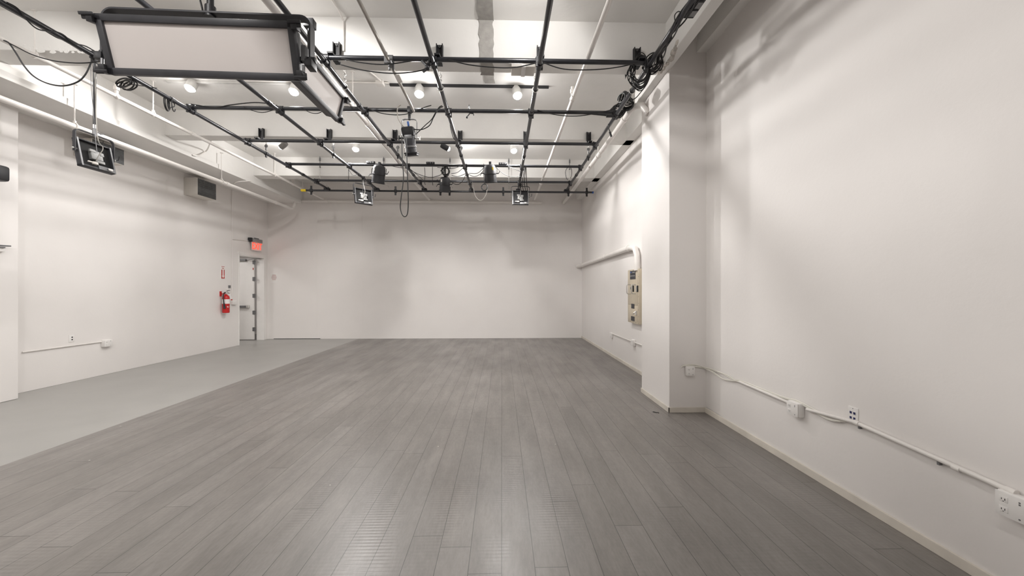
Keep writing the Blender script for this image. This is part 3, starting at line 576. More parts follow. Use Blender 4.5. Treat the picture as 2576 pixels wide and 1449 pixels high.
# ------------------------------------------------------------------ softlights seen from the back
def softlight(label, loc, rotz, tilt, back, drop, s=1.0):
    # origin at the yoke's top centre; back faces -Y
    t = thing('softlight', label, 'studio light', loc, rotz, 'square studio softlights')
    hw, pz = 0.225 * s, -0.25 * s
    c = V((0, 0, pz - 0.03 * s)); R = Matrix.Rotation(tilt, 3, 'X')
    def tb(mb, p, sz): mb.box(c + R @ (V(p) * s), V(sz) * s, R)
    fr = MB(); Wd, Ht = 0.40, 0.36
    tb(fr, (0, 0.0, Ht / 2 - 0.008), (Wd, 0.062, 0.016)); tb(fr, (0, 0.0, -Ht / 2 + 0.012), (Wd, 0.068, 0.024)); tb(fr, (-Wd / 2 + 0.008, 0, 0), (0.016, 0.062, Ht)); tb(fr, (Wd / 2 - 0.008, 0, 0), (0.016, 0.062, Ht))
    fr.build('frame', M['dark'], t, (0, 0, 0), 0.003)
    rim = MB()
    tb(rim, (-Wd / 2 + 0.010, -0.033, 0), (0.018, 0.006, Ht)); tb(rim, (Wd / 2 - 0.010, -0.033, 0), (0.018, 0.006, Ht)); tb(rim, (0.09, -0.036, -Ht / 2 + 0.03), (0.2, 0.006, 0.05))
    rim.build('rim', M['grey'], t)
    rp = MB(); tb(rp, (0, 0.01, 0), (Wd - 0.03, 0.01, Ht - 0.03)); rp.build('rear_panel', back, t)
    df = MB(); tb(df, (0, 0.03, 0), (Wd - 0.03, 0.006, Ht - 0.03)); df.build('diffuser', M['diff'], t)
    cu = MB(); tb(cu, (-0.005, -0.02, 0.0), (0.13, 0.05, 0.12)); tb(cu, (-0.05, -0.035, 0.05), (0.07, 0.03, 0.04)); tb(cu, (0.05, -0.03, 0.03), (0.05, 0.04, 0.05)); tb(cu, (0.03, -0.02, -0.075), (0.10, 0.04, 0.04))
    cu.build('driver_unit', M['driver'], t, (0, 0, 0), 0.006)
    kn = MB(); tb(kn, (0.12, -0.05, -Ht / 2 + 0.03), (0.05, 0.012, 0.03)); kn.build('dial', M['wplast'], t, (0, 0, 0), 0.005)
    kn = MB(); tb(kn, (-0.06, -0.05, -Ht / 2 + 0.06), (0.06, 0.03, 0.035)); tb(kn, (-0.10, -0.045, -Ht / 2 + 0.066), (0.07, 0.02, 0.02)); kn.build('connector', M['duct'], t, (0, 0, 0), 0.005)
    rc = 0.05 * s; zt = 0.0
    pts = [V((-hw, 0, pz - 0.03 * s)), V((-hw, 0, zt - rc))] + [V((-hw + rc - rc * math.cos(a), 0, zt - rc + rc * math.sin(a))) for a in [math.pi / 2 * i / 6 for i in range(1, 6)]] + [V((-hw + rc, 0, zt))]
    pts = pts + [V((-p.x, p.y, p.z)) for p in reversed(pts)]
    MB().strap(pts, (0, 1, 0), 0.036 * s, 0.010 * s).build('yoke', M['dark'], t)
    for sx in (-1, 1):
        MB().cyl((sx * (hw + 0.025 * s), 0, pz), (sx * 0.19 * s, 0, pz), 0.012 * s, n=10).build('tilt_knob', M['silver'], t)
    MB().tube([(hw + 0.02 * s, 0, pz), (hw + 0.05 * s, -0.01, pz + 0.01), (hw + 0.055 * s, -0.02, pz + 0.07 * s)], 0.006, 6).build('tilt_lever', M['black'], t)
    MB().cyl((0, 0, -0.01), (0, 0, 0.07), 0.018, n=10).tube([(0.018, 0, 0.045), (0.06, 0, 0.035), (0.1, 0, 0.05)], 0.006, 6).build('spigot', M['grey'], t)
    tag(MB().cyl((0, 0, 0.065), (0, 0, min(0.11, drop)), 0.015, n=10).build('spigot_pin', M['silver'], t), 'bright spigot pin')
    if drop > 0.13:
        MB().cyl((0, 0, 0.10), (0, 0, drop), 0.013, n=10).build('drop_pole', M['black'], t)
        MB().tube(spline([(-0.02, 0.02, drop), (-0.05, -0.02, drop * 0.6), (-0.03, -0.02, drop * 0.3), (-0.04, -0.05, 0.0), (-0.03, -0.06, pz)], 6), 0.0025, 5).build('safety_cable', M['grey'], t)
    MB().box((0, 0, drop), (0.06, 0.06, 0.08)).box((0.0, 0, drop - 0.05), (0.04, 0.04, 0.06)).build('pipe_clamp', M['black'], t, (0, 0, 0), 0.008)
    MB().tube(spline([(-0.06 * s, -0.06, pz - 0.14 * s), (-0.03, -0.08, pz - 0.02), (0.0, -0.09, pz + 0.07), (-0.02, -0.05, 0.0), (-0.015, -0.02, drop * 0.8)], 6), 0.004, 5).build('power_cable', M['gpipe'], t)
    return t
sy = onX(238, 340, -4.345); zy = sy.z
softlight('softlight hanging on a long black drop pole in front of the door wall', (-4.345, sy.y, zy), math.radians(88), math.radians(-12), M['hole'], ZL - zy, 0.82)
p = onZ(903, 448, ZL); zy = onY(905, 464, p.y).z
softlight('softlight on the second long pipe, in front of the back wall, dark back', (LX[1], p.y, zy), math.radians(42), math.radians(-10), M['hole'], ZL - zy, 0.98)
y5 = 9.0; zy = onY(1314, 469, y5).z
softlight('softlight nearest the column side, silver back facing the camera', (LX[4] + 0.03, y5, zy), math.radians(2), math.radians(-10), M['can'], ZL - zy, 0.98)

# ------------------------------------------------------------------ spotlights
t = thing('barn_door_spotlight', 'large black spotlight with square front frame on the second cross pipe', 'studio light', (onY(1030, 280, 5.355).x, 5.355, ZX)); s0 = t
MB().box((0, 0, 0.0), (0.05, 0.075, 0.085)).cyl((0, 0, -0.03), (0, 0, -0.14), 0.02, n=10).box((0, 0, -0.07), (0.035, 0.03, 0.06)).build('pipe_clamp', M['black'], t, (0, 0, 0), 0.006)
hw = 0.105; zt = -0.13
pts = [V((-hw, 0, -0.42)), V((-hw, 0, zt - 0.04)), V((-hw + 0.012, 0, zt - 0.012)), V((-hw + 0.04, 0, zt)), V((hw - 0.04, 0, zt)), V((hw - 0.012, 0, zt - 0.012)), V((hw, 0, zt - 0.04)), V((hw, 0, -0.42))]
MB().strap(pts, (0, 1, 0), 0.03, 0.008).build('yoke', M['grey'], t)
d = V((0.10, 0.28, -1.0)).normalized(); c0 = V((0.0, 0.0, -0.40)); ux, uy = frame(d); RB = Matrix((ux, uy, d)).transposed()
def sb(mb, a, sx, sy, sz): mb.box(c0 + d * a, (sx, sy, sz), RB)
b1 = MB(); sb(b1, -0.085, 0.18, 0.16, 0.13); b1.build('lamp_housing', M['black'], t, (0, 0, 0), 0.03)
tag(MB().tube([c0 + d * a for a in (-0.03, 0.02, 0.12, 0.2)], [0.085, 0.082, 0.072, 0.078], 20).build('barrel', M['dark'], t), 'charcoal tapered barrel')
MB().tube([c0 + d * a for a in (0.1, 0.105, 0.125, 0.13)], [0.076, 0.084, 0.084, 0.076], 20).build('barrel_ring', M['grey'], t)
b2 = MB(); sb(b2, 0.205, 0.19, 0.19, 0.022); sb(b2, 0.225, 0.17, 0.17, 0.03); b2.build('front_frame', M['black'], t, (0, 0, 0), 0.01)
b3 = MB(); b3.box(c0 + d * 0.01 + V((0, -0.085, 0.0)), (0.10, 0.012, 0.05), RB); b3.build('name_plate', M['grey'], t, (0, 0, 0), 0.003)
for sx in (-1, 1): MB().cyl((sx * 0.085, 0, -0.40), (sx * 0.145, 0, -0.40), 0.012, n=10).box((sx * 0.145, 0, -0.395), (0.014, 0.022, 0.06)).build('tilt_knob', M['black'] if sx < 0 else M['silver'], t)
tag(MB().cyl(c0 - d * 0.15 + V((0.02, -0.03, 0)), c0 - d * 0.15 + V((0.01, -0.035, 0.06)), 0.014, n=10).build('power_plug', M['blue'], t), 'blue power plug')

def bullet(label, px, py, y, zt, tilt, stick, rz=0.0, s=1.0):
    x = onY(px, py, y).x
    t = thing('bullet_spotlight', label, 'studio light', (x, y, zt), rz, 'bullet shaped spotlights')
    MB().box((0, 0, 0.0), (0.05, 0.075, 0.085)).cyl((0, 0, 0), (0, 0, -0.07), 0.015, n=10).build('pipe_clamp', M['black'], t, (0, 0, 0), 0.006)
    d = V((math.sin(tilt), 0.25, -math.cos(tilt))).normalized(); c0 = V((0, -0.05, -0.185 * s))
    prof = [(-0.155, 0.04), (-0.152, 0.068), (-0.135, 0.092), (-0.10, 0.105), (0.0, 0.109), (0.002, 0.112), (0.02, 0.112), (0.022, 0.108), (0.15, 0.112), (0.152, 0.118), (0.165, 0.118)]
    MB().tube([c0 + d * a * s for a, r in prof], [r * s for a, r in prof], 22).build('can', M['can'], t)
    MB().tube([c0 + d * a * s for a in (0.005, 0.006, 0.016, 0.017)], [0.110 * s, 0.115 * s, 0.115 * s, 0.110 * s], 22).build('band', M['black'], t)
    MB().cyl(c0 + d * 0.160 * s, c0 + d * 0.168 * s, 0.105 * s, n=22).build('lens', M['hole'], t)
    hw = 0.128 * s; sd = frame(d)[0]; sd = V((1, 0, 0))
    pts = [c0 + V((-hw, 0, 0.01)), V((-hw, -0.03, -0.10)), V((-hw * 0.8, -0.015, -0.065)), V((hw * 0.8, -0.015, -0.065)), V((hw, -0.03, -0.10)), c0 + V((hw, 0, 0.01))]
    MB().strap(pts, (0, 1, 0), 0.026, 0.006).build('yoke', M['black'], t)
    for sx in (-1, 1): MB().cyl(c0 + V((sx * 0.10 * s, 0, 0)), c0 + V((sx * 0.155 * s, 0, 0)), 0.010, n=8).tube([c0 + V((sx * 0.155 * s, 0, 0)), c0 + V((sx * 0.18 * s, -0.01, 0.05 * (1 if sx > 0 else -1)))], 0.006, 6).build('tilt_lever', M['black'], t)
    pst = c0 - d * 0.055 * s + V((0.05 if stick == 'yellow' else -0.045, -0.094 * s, 0))
    tag(MB().box(pst, (0.05, 0.008, 0.055), Matrix.Rotation(0.2, 3, 'X')).build('sticker', M['yellow'] if stick == 'yellow' else M['wplast'], t), stick + ' sticker')
    return t
bullet('bullet spotlight with a white sticker, tilted, nearest the door wall', 955, 412, 7.70, 4.02, 0.18 * -1, 'white', 0.0, 1.12)
bullet('bullet spotlight hanging lowest, below the round cable coil', 1120, 440, 7.75, 3.80, -0.06, 'white', 0.0, 0.95)
bullet('bullet spotlight with a yellow sticker, nearest the column', 1233, 412, 7.70, 4.05, 0.08, 'yellow', 0.0, 1.12)
pc = onY(1120, 420, 7.75)
solo(MB().cyl((pc.x, 7.75, 4.0), (pc.x, 7.75, 3.78), 0.014, n=8), 'drop_pole', M['black'], 'short black drop pole behind the round cable coil', 'pole')

# power strips on the fourth cross pipe
for px, py, l in [(933, 406, 'beside the bullet spotlight with the white sticker'), (1083, 410, 'midway along the pipe'), (1265, 412, 'beside the bullet spotlight with the yellow sticker')]:
    q = onY(px, py, XY[3]); q.z = ZX + PR + 0.014
    t = thing('power_strip', 'black power strip lying on the cross pipe, %s' % l, 'power strip', q, 0, 'power strips on the grid')
    MB().box((0, 0, 0.005), (0.17, 0.05, 0.045)).build('body', M['black'], t, (0, 0, 0), 0.006)
    for k in (-0.05, 0, 0.05): MB().box((k, -0.027, 0.005), (0.028, 0.006, 0.028)).build('socket', M['grey'], t)
# boxes on the cable-wrapped pipe
q = onX(1743, 8, 1.70)
t = thing('connector_box', 'black connector box on the cable-wrapped pipe at the top of the frame', 'box', q)
MB().box((0.02, 0, 0), (0.10, 0.26, 0.09)).build('body', M['black'], t, (0, 0, 0), 0.008)
MB().box((0.03, -0.05, -0.05), (0.05, 0.07, 0.02)).box((0.03, 0.05, -0.05), (0.05, 0.07, 0.02)).build('socket', M['grey'], t)
q = onX(1668, 118, 1.70)
solo(MB().box(q + V((0.0, 0, 0)), (0.06, 0.30, 0.05)), 'connector_box', M['black'], 'slim black connector box under the cable-wrapped pipe near the coil', 'box', None, 0.006)
q = onY(1578, 172, 4.62)
solo(MB().poly([q + V((-0.05, 0, 0.06)), q + V((0.05, 0, 0.1)), q + V((0.02, 0, -0.02)), q + V((-0.02, 0, -0.13))], (0, 0.012, 0)), 'gusset_plate', M['black'], 'pointed black steel plate hanging beside the chain and the big coil', 'plate')
# mini clamp hook on the second cross pipe
q = onY(1180, 275, 5.355)
solo(MB().ring(q + V((0, 0, 0.02)), (1, 0, 0), 0.035, 0.008, 14, 6).tube([q, q + V((0.01, 0, -0.06)), q + V((-0.03, 0, -0.11))], 0.008, 6).tube([q + V((0.01, 0, -0.055)), q + V((0.06, 0, -0.06)), q + V((0.065, 0, -0.085))], 0.008, 6).ball(q + V((-0.03, 0, -0.115)), 0.016, 8, 6), 'pipe_hook', M['black'], 'empty black clamp hook on the second cross pipe', 'hook')
# crooked joint hardware at the first crossing
q = onY(1080, 160, 4.10)
t = thing('swivel_arm', 'black jointed arm hanging under the first crossing beside the white tag', 'clamp', q)
MB().tube([(-0.08, 0, 0.03), (-0.03, 0, -0.02), (-0.02, 0, -0.05), (-0.07, 0, -0.09)], 0.016, 8).build('arm', M['black'], t)
MB().ball((-0.02, 0, -0.045), 0.03, 10, 8).ball((0.0, 0, 0.01), 0.028, 10, 8).build('joint', M['black'], t)
tag(MB().poly([(0.0, -0.06, 0.07), (0.035, -0.06, 0.12), (0.03, -0.06, 0.02)], (0, 0.004, 0)).build('tag', M['wplast'], t), 'white triangular paper tag')

# ------------------------------------------------------------------ cables
def cable(pts, r, label, m=None, n=6, cat='cable', name='cable', closed=False):
    return solo(MB().tube(spline(pts, n, closed), r, 6, closed), name, m or M['rubber'], label, cat)
def ypts(lst, y): return [onY(a, b, y) for a, b in lst]
cable(ypts([(858, 146), (905, 157), (970, 162), (1048, 151)], 4.12), 0.006, 'upper black cable sagging under the first cross pipe by the thin conduit')
cable(ypts([(858, 163), (905, 175), (960, 183), (1010, 184), (1060, 177), (1085, 163)], 4.12), 0.006, 'lower black cable sagging under the first cross pipe by the thin conduit')
cable(ypts([(1128, 150), (1180, 163), (1250, 170), (1300, 169), (1350, 158)], 4.12), 0.006, 'black cable sagging under the first cross pipe past the plaster scar')
cable(ypts([(1368, 158), (1420, 174), (1500, 175), (1560, 168), (1605, 157)], 4.12), 0.006, 'black cable sagging from the first cross pipe into the big coil')
cable(ypts([(1352, 277), (1400, 289), (1450, 292), (1500, 285), (1552, 273)], 5.32), 0.006, 'cable sagging under the second cross pipe into the cable bundle')
cable(ypts([(612, 268), (635, 278), (662, 283), (692, 275)], 5.32), 0.005, 'short sagging cable under the second cross pipe nearest the door wall')
cable(ypts([(758, 270), (780, 283), (800, 285), (815, 277)], 5.32), 0.005, 'short sagging cable under the second cross pipe just before the sideways panel')
cable(ypts([(480, 262), (540, 270), (580, 264), (640, 258), (690, 262)], 5.32), 0.007, 'wavy black cable lying along the second cross pipe near the door wall')
cable(ypts([(865, 268), (920, 272), (960, 285), (1000, 289), (1030, 285), (1068, 270), (1085, 265)], 5.31), 0.006, 'grey cable sagging behind the barn-door spotlight clamp')
cable(ypts([(1008, 264), (1000, 272), (1001, 295), (1010, 313), (1022, 324)], 5.30), 0.007, 'pale cable loop from the second cross pipe to the spotlight rear', M['gpipe'])
cable(ypts([(1038, 325), (1060, 326), (1080, 316), (1090, 297), (1103, 272), (1112, 266)], 5.28), 0.007, 'cable rising from the barn-door spotlight to the fourth long pipe')
cable(ypts([(1046, 338), (1070, 315), (1086, 300), (1100, 276), (1115, 268)], 5.27), 0.006, 'second cable rising from the barn-door spotlight side')
cable(ypts([(1011, 345), (1012, 400), (1015, 445), (1010, 490), (1007, 520), (1011, 538), (1018, 545), (1025, 537), (1027, 505), (1025, 440), (1023, 384), (1022, 345)], 5.22), 0.007, 'long black cable loop dangling below the barn-door spotlight')
cable(ypts([(1122, 268), (1124, 285), (1132, 300), (1133, 318), (1140, 345), (1146, 352)], 5.6), 0.007, 'black cable tied along the fourth long pipe')
cable(ypts([(10, 102), (22, 108), (38, 130), (60, 165), (85, 192), (120, 210), (160, 216), (195, 206), (215, 187), (229, 158)], 3.95), 0.007, 'black cable drooping in a deep curve near the door-side ceiling')
cable(ypts([(10, 102), (40, 117), (80, 137), (130, 152), (180, 158), (220, 158), (262, 153)], 3.95), 0.006, 'black cable drooping in a shallow curve near the door-side ceiling')
cable([onX(a, b, -4.31) for a, b in [(15, 5), (45, 22), (75, 58), (100, 75), (140, 80), (160, 88), (185, 108), (215, 116), (240, 130)]], 0.006, 'thin black cable twisting along the first long pipe')
cable([onX(a, b, -4.37) for a, b in [(0, 12), (25, 26), (60, 45), (100, 68), (140, 92), (165, 103), (205, 128)]], 0.009, 'thick black cable under the first long pipe')
cable(ypts([(395, 222), (350, 215), (312, 210)], 4.75) + ypts([(300, 205)], 4.6), 0.005, 'thin cable along the first long pipe below the big panel')
# far grid cables (fourth cross pipe)
fy = 7.66
far = [([(1100, 421), (1130, 424), (1150, 421), (1165, 413)], 'thin cable between the round coil and the fourth long pipe, upper'), ([(1135, 437), (1150, 434), (1163, 424), (1167, 418)], 'thin cable between the round coil and the fourth long pipe, lower'),
       ([(1136, 441), (1150, 444), (1164, 440), (1172, 436)], 'thin cable below the round coil'), ([(1180, 436), (1200, 436), (1213, 426), (1218, 420)], 'thin cable from the fourth long pipe to the yellow-sticker spotlight, upper'),
       ([(1178, 438), (1192, 444), (1205, 440), (1217, 429)], 'thin cable from the fourth long pipe to the yellow-sticker spotlight, lower'), ([(1247, 420), (1265, 436), (1285, 444), (1310, 444)], 'thin cable sagging from the yellow-sticker spotlight to the fifth long pipe'),
       ([(1278, 418), (1295, 425), (1311, 432)], 'short cable from the power strip to the fifth long pipe'), ([(1025, 423), (1050, 437), (1080, 446), (1100, 443), (1112, 438)], 'thin cable sagging toward the round coil'),
       ([(1030, 424), (1050, 440), (1068, 455), (1085, 458), (1102, 452)], 'thin cable sagging to the lowest bullet spotlight'), ([(978, 415), (1000, 421), (1018, 422)], 'short cable beside the white-sticker spotlight'),
       ([(1088, 420), (1088, 455), (1089, 466)], 'black cable end hanging straight down beside the round coil'), ([(1068, 421), (1069, 438), (1068, 458), (1070, 465)], 'thin grey cable hanging beside the third long pipe'),
       ([(1172, 438), (1166, 452), (1155, 463), (1144, 463), (1135, 456)], 'thin cable curving below the fourth long pipe'), ([(1188, 458), (1191, 475), (1196, 493), (1205, 503), (1214, 502), (1223, 488), (1227, 465)], 'pale cable loop below the small coil')]
for pts, l in far: cable(ypts(pts, fy if 'pale' not in l else 8.5), 0.0055, l, M['gpipe'] if 'pale' in l else None)
cable(ypts([(877, 424), (877, 445), (876, 458)], 7.6), 0.006, 'black cable end hanging from the second long pipe')
cable(ypts([(877, 426), (885, 438), (892, 441), (900, 438)], 7.6), 0.005, 'small cable loop on the second long pipe by the softlight')
for k, (x0, x1, x2, nm) in enumerate([(1317, 1309, 1311, 'leftmost strand'), (1320, 1314, 1317, 'second strand'), (1322, 1319, 1323, 'third strand'), (1323, 1325, 1327, 'rightmost strand')]):
    cable([onY(x0, 418, 7.8), onY((x0 + x1) / 2, 440, 8.3), onY(x1, 460, 8.8), onY(x2, 482, 8.93)], 0.008, 'cable running down the fifth long pipe to the silver-back softlight, ' + nm)
cable(ypts([(1430, 418), (1423, 430), (1424, 445), (1428, 453)], 7.72), 0.006, 'left half of a thin cable loop around the last drop chain')
cable(ypts([(1434, 419), (1438, 428), (1438, 440), (1435, 448)], 7.72), 0.006, 'right half of a thin cable loop around the last drop chain')
cable(ypts([(1530, 312), (1532, 325), (1536, 335)], 5.6) , 0.007, 'short cable with a plug dangling below the cable bundle')
solo(MB().cyl(onY(1534, 332, 5.6), onY(1538, 344, 5.6), 0.016, n=8), 'power_plug', M['black'], 'black plug dangling below the cable bundle', 'plug')
cable([onX(1638, 182, 1.72), onX(1628, 210, 1.73), onX(1612, 232, 1.75), onX(1597, 248, 1.72), onX(1580, 252, 1.68)], 0.006, 'brown cable bridging from the column head to the lower bundle')

def coil(c, ax, rx, rz, loops, jit, r, label, m=None, tilt=0.0):
    c = V(c); x, y = frame(V(ax)); d = V(ax).normalized(); pts = []; n = 14
    for k in range(loops):
        jx, jz, jd = [random.uniform(-jit, jit) for _ in range(3)]
        for i in range(n):
            a = 2 * math.pi * i / n
            pts.append(c + x * (math.cos(a) * (rx + jx) + jx * 0.5) + y * (math.sin(a) * (rz + jz)) + d * (jd + 0.012 * (k - loops / 2 + i / n)))
    return solo(MB().tube(spline(pts, 3), r, 6), 'cable_coil', m or M['rubber'], label, 'cable coil')
q = onY(1609, 182, 4.22); coil(q, (0.35, 1, 0), 0.10, 0.155, 12, 0.04, 0.006, 'big oval coil of black cables hanging under the first cross pipe end')
q = onY(1640, 158, 4.12); coil(q, (1, 0.6, 0.1), 0.10, 0.08, 7, 0.03, 0.007, 'tangled black coil on the cable-wrapped pipe above the big oval coil')
q = onY(1556, 278, 5.36); coil(q, (0.5, 1, 0), 0.085, 0.085, 9, 0.03, 0.007, 'tangled black cable ball at the end of the second cross pipe')
q = onY(1576, 262, 5.25); coil(q, (0.2, 0.3, 1), 0.09, 0.075, 6, 0.02, 0.009, 'thick black coil just above the tangled cable ball')
q = onY(1572, 245, 5.0); coil(q, (1, 0.3, 0.2), 0.07, 0.06, 7, 0.02, 0.009, 'black cable knot strapped to the cable-wrapped pipe over the thick coil')
q = onY(428, 262, 5.05); coil(q, (1, 0.5, 0), 0.075, 0.10, 4, 0.03, 0.006, 'loose cable coil on the first long pipe below the big light panel')
q = onY(318, 212, 4.55); coil(q, (0.3, 1, 0), 0.13, 0.05, 4, 0.02, 0.008, 'cable loops hanging under the lower corner of the big light panel')
q = onY(1121, 431, 7.62); coil(q, (0, 1, 0.1), 0.075, 0.078, 9, 0.03, 0.0055, 'round black cable coil above the lowest bullet spotlight')
q = onY(1219, 471, 8.2); coil(q, (0.1, 1, 0), 0.06, 0.072, 4, 0.01, 0.006, 'small cable coil hanging below the yellow-sticker spotlight')
cable(ypts([(1217, 412), (1216, 430), (1218, 455), (1219, 463)], 7.9), 0.006, 'black cord from the yellow-sticker spotlight down to the small coil')
for k, l in enumerate(['topmost strand', 'middle strand', 'lowest strand', 'loosest strand']):
    pts = []
    for i in range(9):
        y = 2.6 + i * 0.2; a = i * 1.1 + k * 1.6; rr = 0.034 + (0.02 if k == 3 else 0.0)
        pts.append((LX[5] + math.cos(a) * rr + 0.015, y, ZL + math.sin(a) * rr - 0.008 * k))
    cable(pts, 0.007, 'black cable wound round the pipe beside the column, ' + l)
cable([onX(1700, 62, 1.62), onX(1697, 40, 1.62), onX(1706, 29, 1.63), onX(1716, 33, 1.65)], 0.005, 'small stiff wire loop standing up on the cable-wrapped pipe')
cable(ypts([(1655, 140), (1652, 160), (1660, 178), (1668, 160), (1663, 130)], 4.05), 0.006, 'loose black loop dangling from the cable-wrapped pipe near the column head')

# ------------------------------------------------------------------ right wall: boxes, plates, cable run
def outlet_box(label, c, nrm, w, h, dp, face='duplex', group='surface outlet boxes', gangs=2):
    # nrm is the outward direction (unit axis); plate lies against the wall at c
    c = V(c); nv = V(nrm); hx = nv.cross(V((0, 0, 1))).normalized()
    R = Matrix((hx, nv, V((0, 0, 1)))).transposed(); 
    t = thing('outlet_box', label, 'outlet', c, 0, group)
    def tb(mb, p, s): mb.box(R @ V(p), s, R)
    b = MB(); tb(b, (0, dp / 2, 0), (w, dp, h)); b.build('box', M['wplast'], t, (0, 0, 0), min(0.012, dp * 0.3))
    pl = MB(); tb(pl, (0, dp + 0.002, 0), (w * 0.94, 0.004, h * 0.94)); pl.build('cover_plate', M['wplast'], t, (0, 0, 0), 0.001)
    for k in range(gangs):
        ox = (k - (gangs - 1) / 2) * w * 0.45
        s = MB()
        if face == 'duplex' and k == gangs - 1 or gangs == 1 or face == 'both':
            for oz in (-h * 0.2, h * 0.2):
                tb(s, (ox - 0.006, dp + 0.0045, oz), (0.003, 0.002, 0.010)); tb(s, (ox + 0.006, dp + 0.0045, oz), (0.003, 0.002, 0.008)); tb(s, (ox, dp + 0.0045, oz - 0.010), (0.004, 0.002, 0.004))
            f = MB(); tb(f, (ox, dp + 0.004, h * 0.2), (0.032, 0.003, 0.028)); tb(f, (ox, dp + 0.004, -h * 0.2), (0.032, 0.003, 0.028)); so = f.build('receptacle', M['wplast'], t, (0, 0, 0), 0.001)
            s.build('slots', M['hole'], so)
        else:
            for oz in (h * 0.3, h * 0.22, -h * 0.35): tb(s, (ox, dp + 0.0045, oz), (0.006, 0.002, 0.006))
            s.build('screws', M['grey'], t)
    return t
q = onY(1733, 932, 4.45); outlet_box('white surface outlet box on the column face near the floor', q, (0, -1, 0), 0.105, 0.112, 0.045)
q = onX(2010, 1028, XR); outlet_box('white surface outlet box in the cable run under the thin cables on the near wall', q, (-1, 0, 0), 0.125, 0.115, 0.055)
q = onX(2572, 1276, XR); outlet_box('white surface outlet box at the frame edge, at the end of the white conduit', q, (-1, 0, 0), 0.125, 0.12, 0.05)
c = onX(2147.5, 1045, XR)
t = thing('data_plate', 'white wall plate with four dark blue data sockets', 'wall plate', c)
MB().box((-0.003, 0, 0), (0.006, 0.074, 0.117)).build('plate', M['wplast'], t, (0, 0, 0), 0.002)
for oy in (-0.0135, 0.0135):
    for oz in (-0.018, 0.018):
        k = MB().box((-0.0065, oy, oz), (0.003, 0.019, 0.021)).build('socket_frame', M['wplast'], t)
        tag(MB().box((-0.0082, oy, oz), (0.002, 0.0145, 0.016)).build('socket', M['navy'], k), 'dark blue socket')
MB().cyl((-0.0055, 0, 0.048), (-0.007, 0, 0.048), 0.003, n=8).cyl((-0.0055, 0, -0.048), (-0.007, 0, -0.048), 0.003, n=8).build('screw', M['grey'], t)
a = onX(2150, 1062, XR - 0.02); b = onX(2548, 1238, XR - 0.02)
t = thing('wall_conduit', 'white conduit low on the near wall under the data plate', 'conduit', a); O = V(a)
MB().cyl(a, b, 0.0135, n=12).build('tube', M['wpipe'], t, O)
mid = a.lerp(b, 0.30); m2 = onX(2408, 1178, XR - 0.02)
dd = (b - a).normalized()
for pp in (m2, b - dd * 0.005, a + dd * 0.015): MB().cyl(pp - dd * 0.018, pp + dd * 0.018, 0.017, n=12).build('coupling', M['wpipe'], t, O)
for f in (0.04, 0.62, 0.94): pp = a.lerp(b, f); MB().box(pp + V((0.006, 0, -0.022)), (0.018, 0.012, 0.02)).build('pipe_clip', M['grey'], t, O)
a2 = onX(1860, 960, XR - 0.02); b2 = onX(1992, 1016, XR - 0.02); b3 = onX(2030, 1030, XR - 0.02)
solo(MB().cyl(a2, b2, 0.012, n=10), 'wall_conduit', M['wpipe'], 'short white conduit between the column and the near wall outlet box', 'conduit')
solo(MB().cyl(b3, a, 0.012, n=10), 'wall_conduit', M['wpipe'], 'short white conduit between the near wall outlet box and the data plate', 'conduit')
colp = lambda x, y: onY(x, y, 4.435); wlp = lambda x, y, o=0.016: onX(x, y, XR - o)
runs = [([colp(1713, 925), colp(1722, 918), colp(1745, 917), colp(1765, 922)], [wlp(1790, 928, 0.02), wlp(1815, 938), wlp(1845, 955), wlp(1885, 966), wlp(1935, 985), wlp(1975, 1000), wlp(2000, 1006), wlp(2020, 1015), wlp(2060, 1036), wlp(2100, 1050), wlp(2132, 1059)], 'topmost strand'),
        ([colp(1715, 922), colp(1730, 919), colp(1755, 922), colp(1772, 925)], [wlp(1795, 936), wlp(1818, 952), wlp(1840, 958), wlp(1870, 960), wlp(1905, 974), wlp(1950, 994), wlp(1990, 1006), wlp(2018, 1018), wlp(2055, 1040), wlp(2095, 1056), wlp(2128, 1060)], 'second strand'),
        ([colp(1717, 921), colp(1738, 920), colp(1760, 924), colp(1774, 926)], [wlp(1802, 934), wlp(1830, 944), wlp(1856, 960), wlp(1890, 970), wlp(1930, 986), wlp(1968, 1000), wlp(1996, 1008), wlp(2025, 1020), wlp(2062, 1044), wlp(2090, 1057), wlp(2115, 1060)], 'third strand'),
        ([colp(1735, 920), colp(1752, 923), colp(1770, 926)], [wlp(1788, 934), wlp(1806, 946), wlp(1822, 955), wlp(1836, 956), wlp(1862, 957), wlp(1900, 972), wlp(1945, 990), wlp(1985, 1003)], 'lowest strand')]
for a_, b_, l in runs: cable(a_ + b_, 0.0055, 'off white cable strung along the near wall above the baseboard, ' + l, M['wcable'])

# far right wall
def racew(a, b, r, label, name='wall_conduit'):
    return solo(MB().cyl(a, b, r, n=10), name, M['wpipe'], label, 'conduit')
q = onX(1541, 843, XF); outlet_box('small white outlet box on the wall below the breaker panel, farther from the column', q, (-1, 0, 0), 0.10, 0.115, 0.05)
q2 = onX(1597, 862, XF); outlet_box('small white outlet box below the breaker panel, nearer the column', q2, (-1, 0, 0), 0.12, 0.115, 0.055)
racew((XF - 0.02, 8.2, q.z + 0.035), (XF - 0.02, 5.36, q2.z + 0.02), 0.012, 'thin white conduit linking the two outlet boxes under the breaker panel')
t = thing('breaker_panel', 'tall cream electrical panel with grips and black labels on the wall behind the column', 'electrical panel', (XF, 6.57, 0.87)); O = V((XF, 6.57, 0.87))
Z0, Z1, XA = 0.875, 1.83, 2.335; Y0, Y1 = onX(1607, 740, XA).y, onX(1579.5, 740, XA).y
MB().bb((XA, Y0, Z0), (XF + 0.002, Y1, Z1)).build('cabinet', M['cream'], t, O, 0.006)
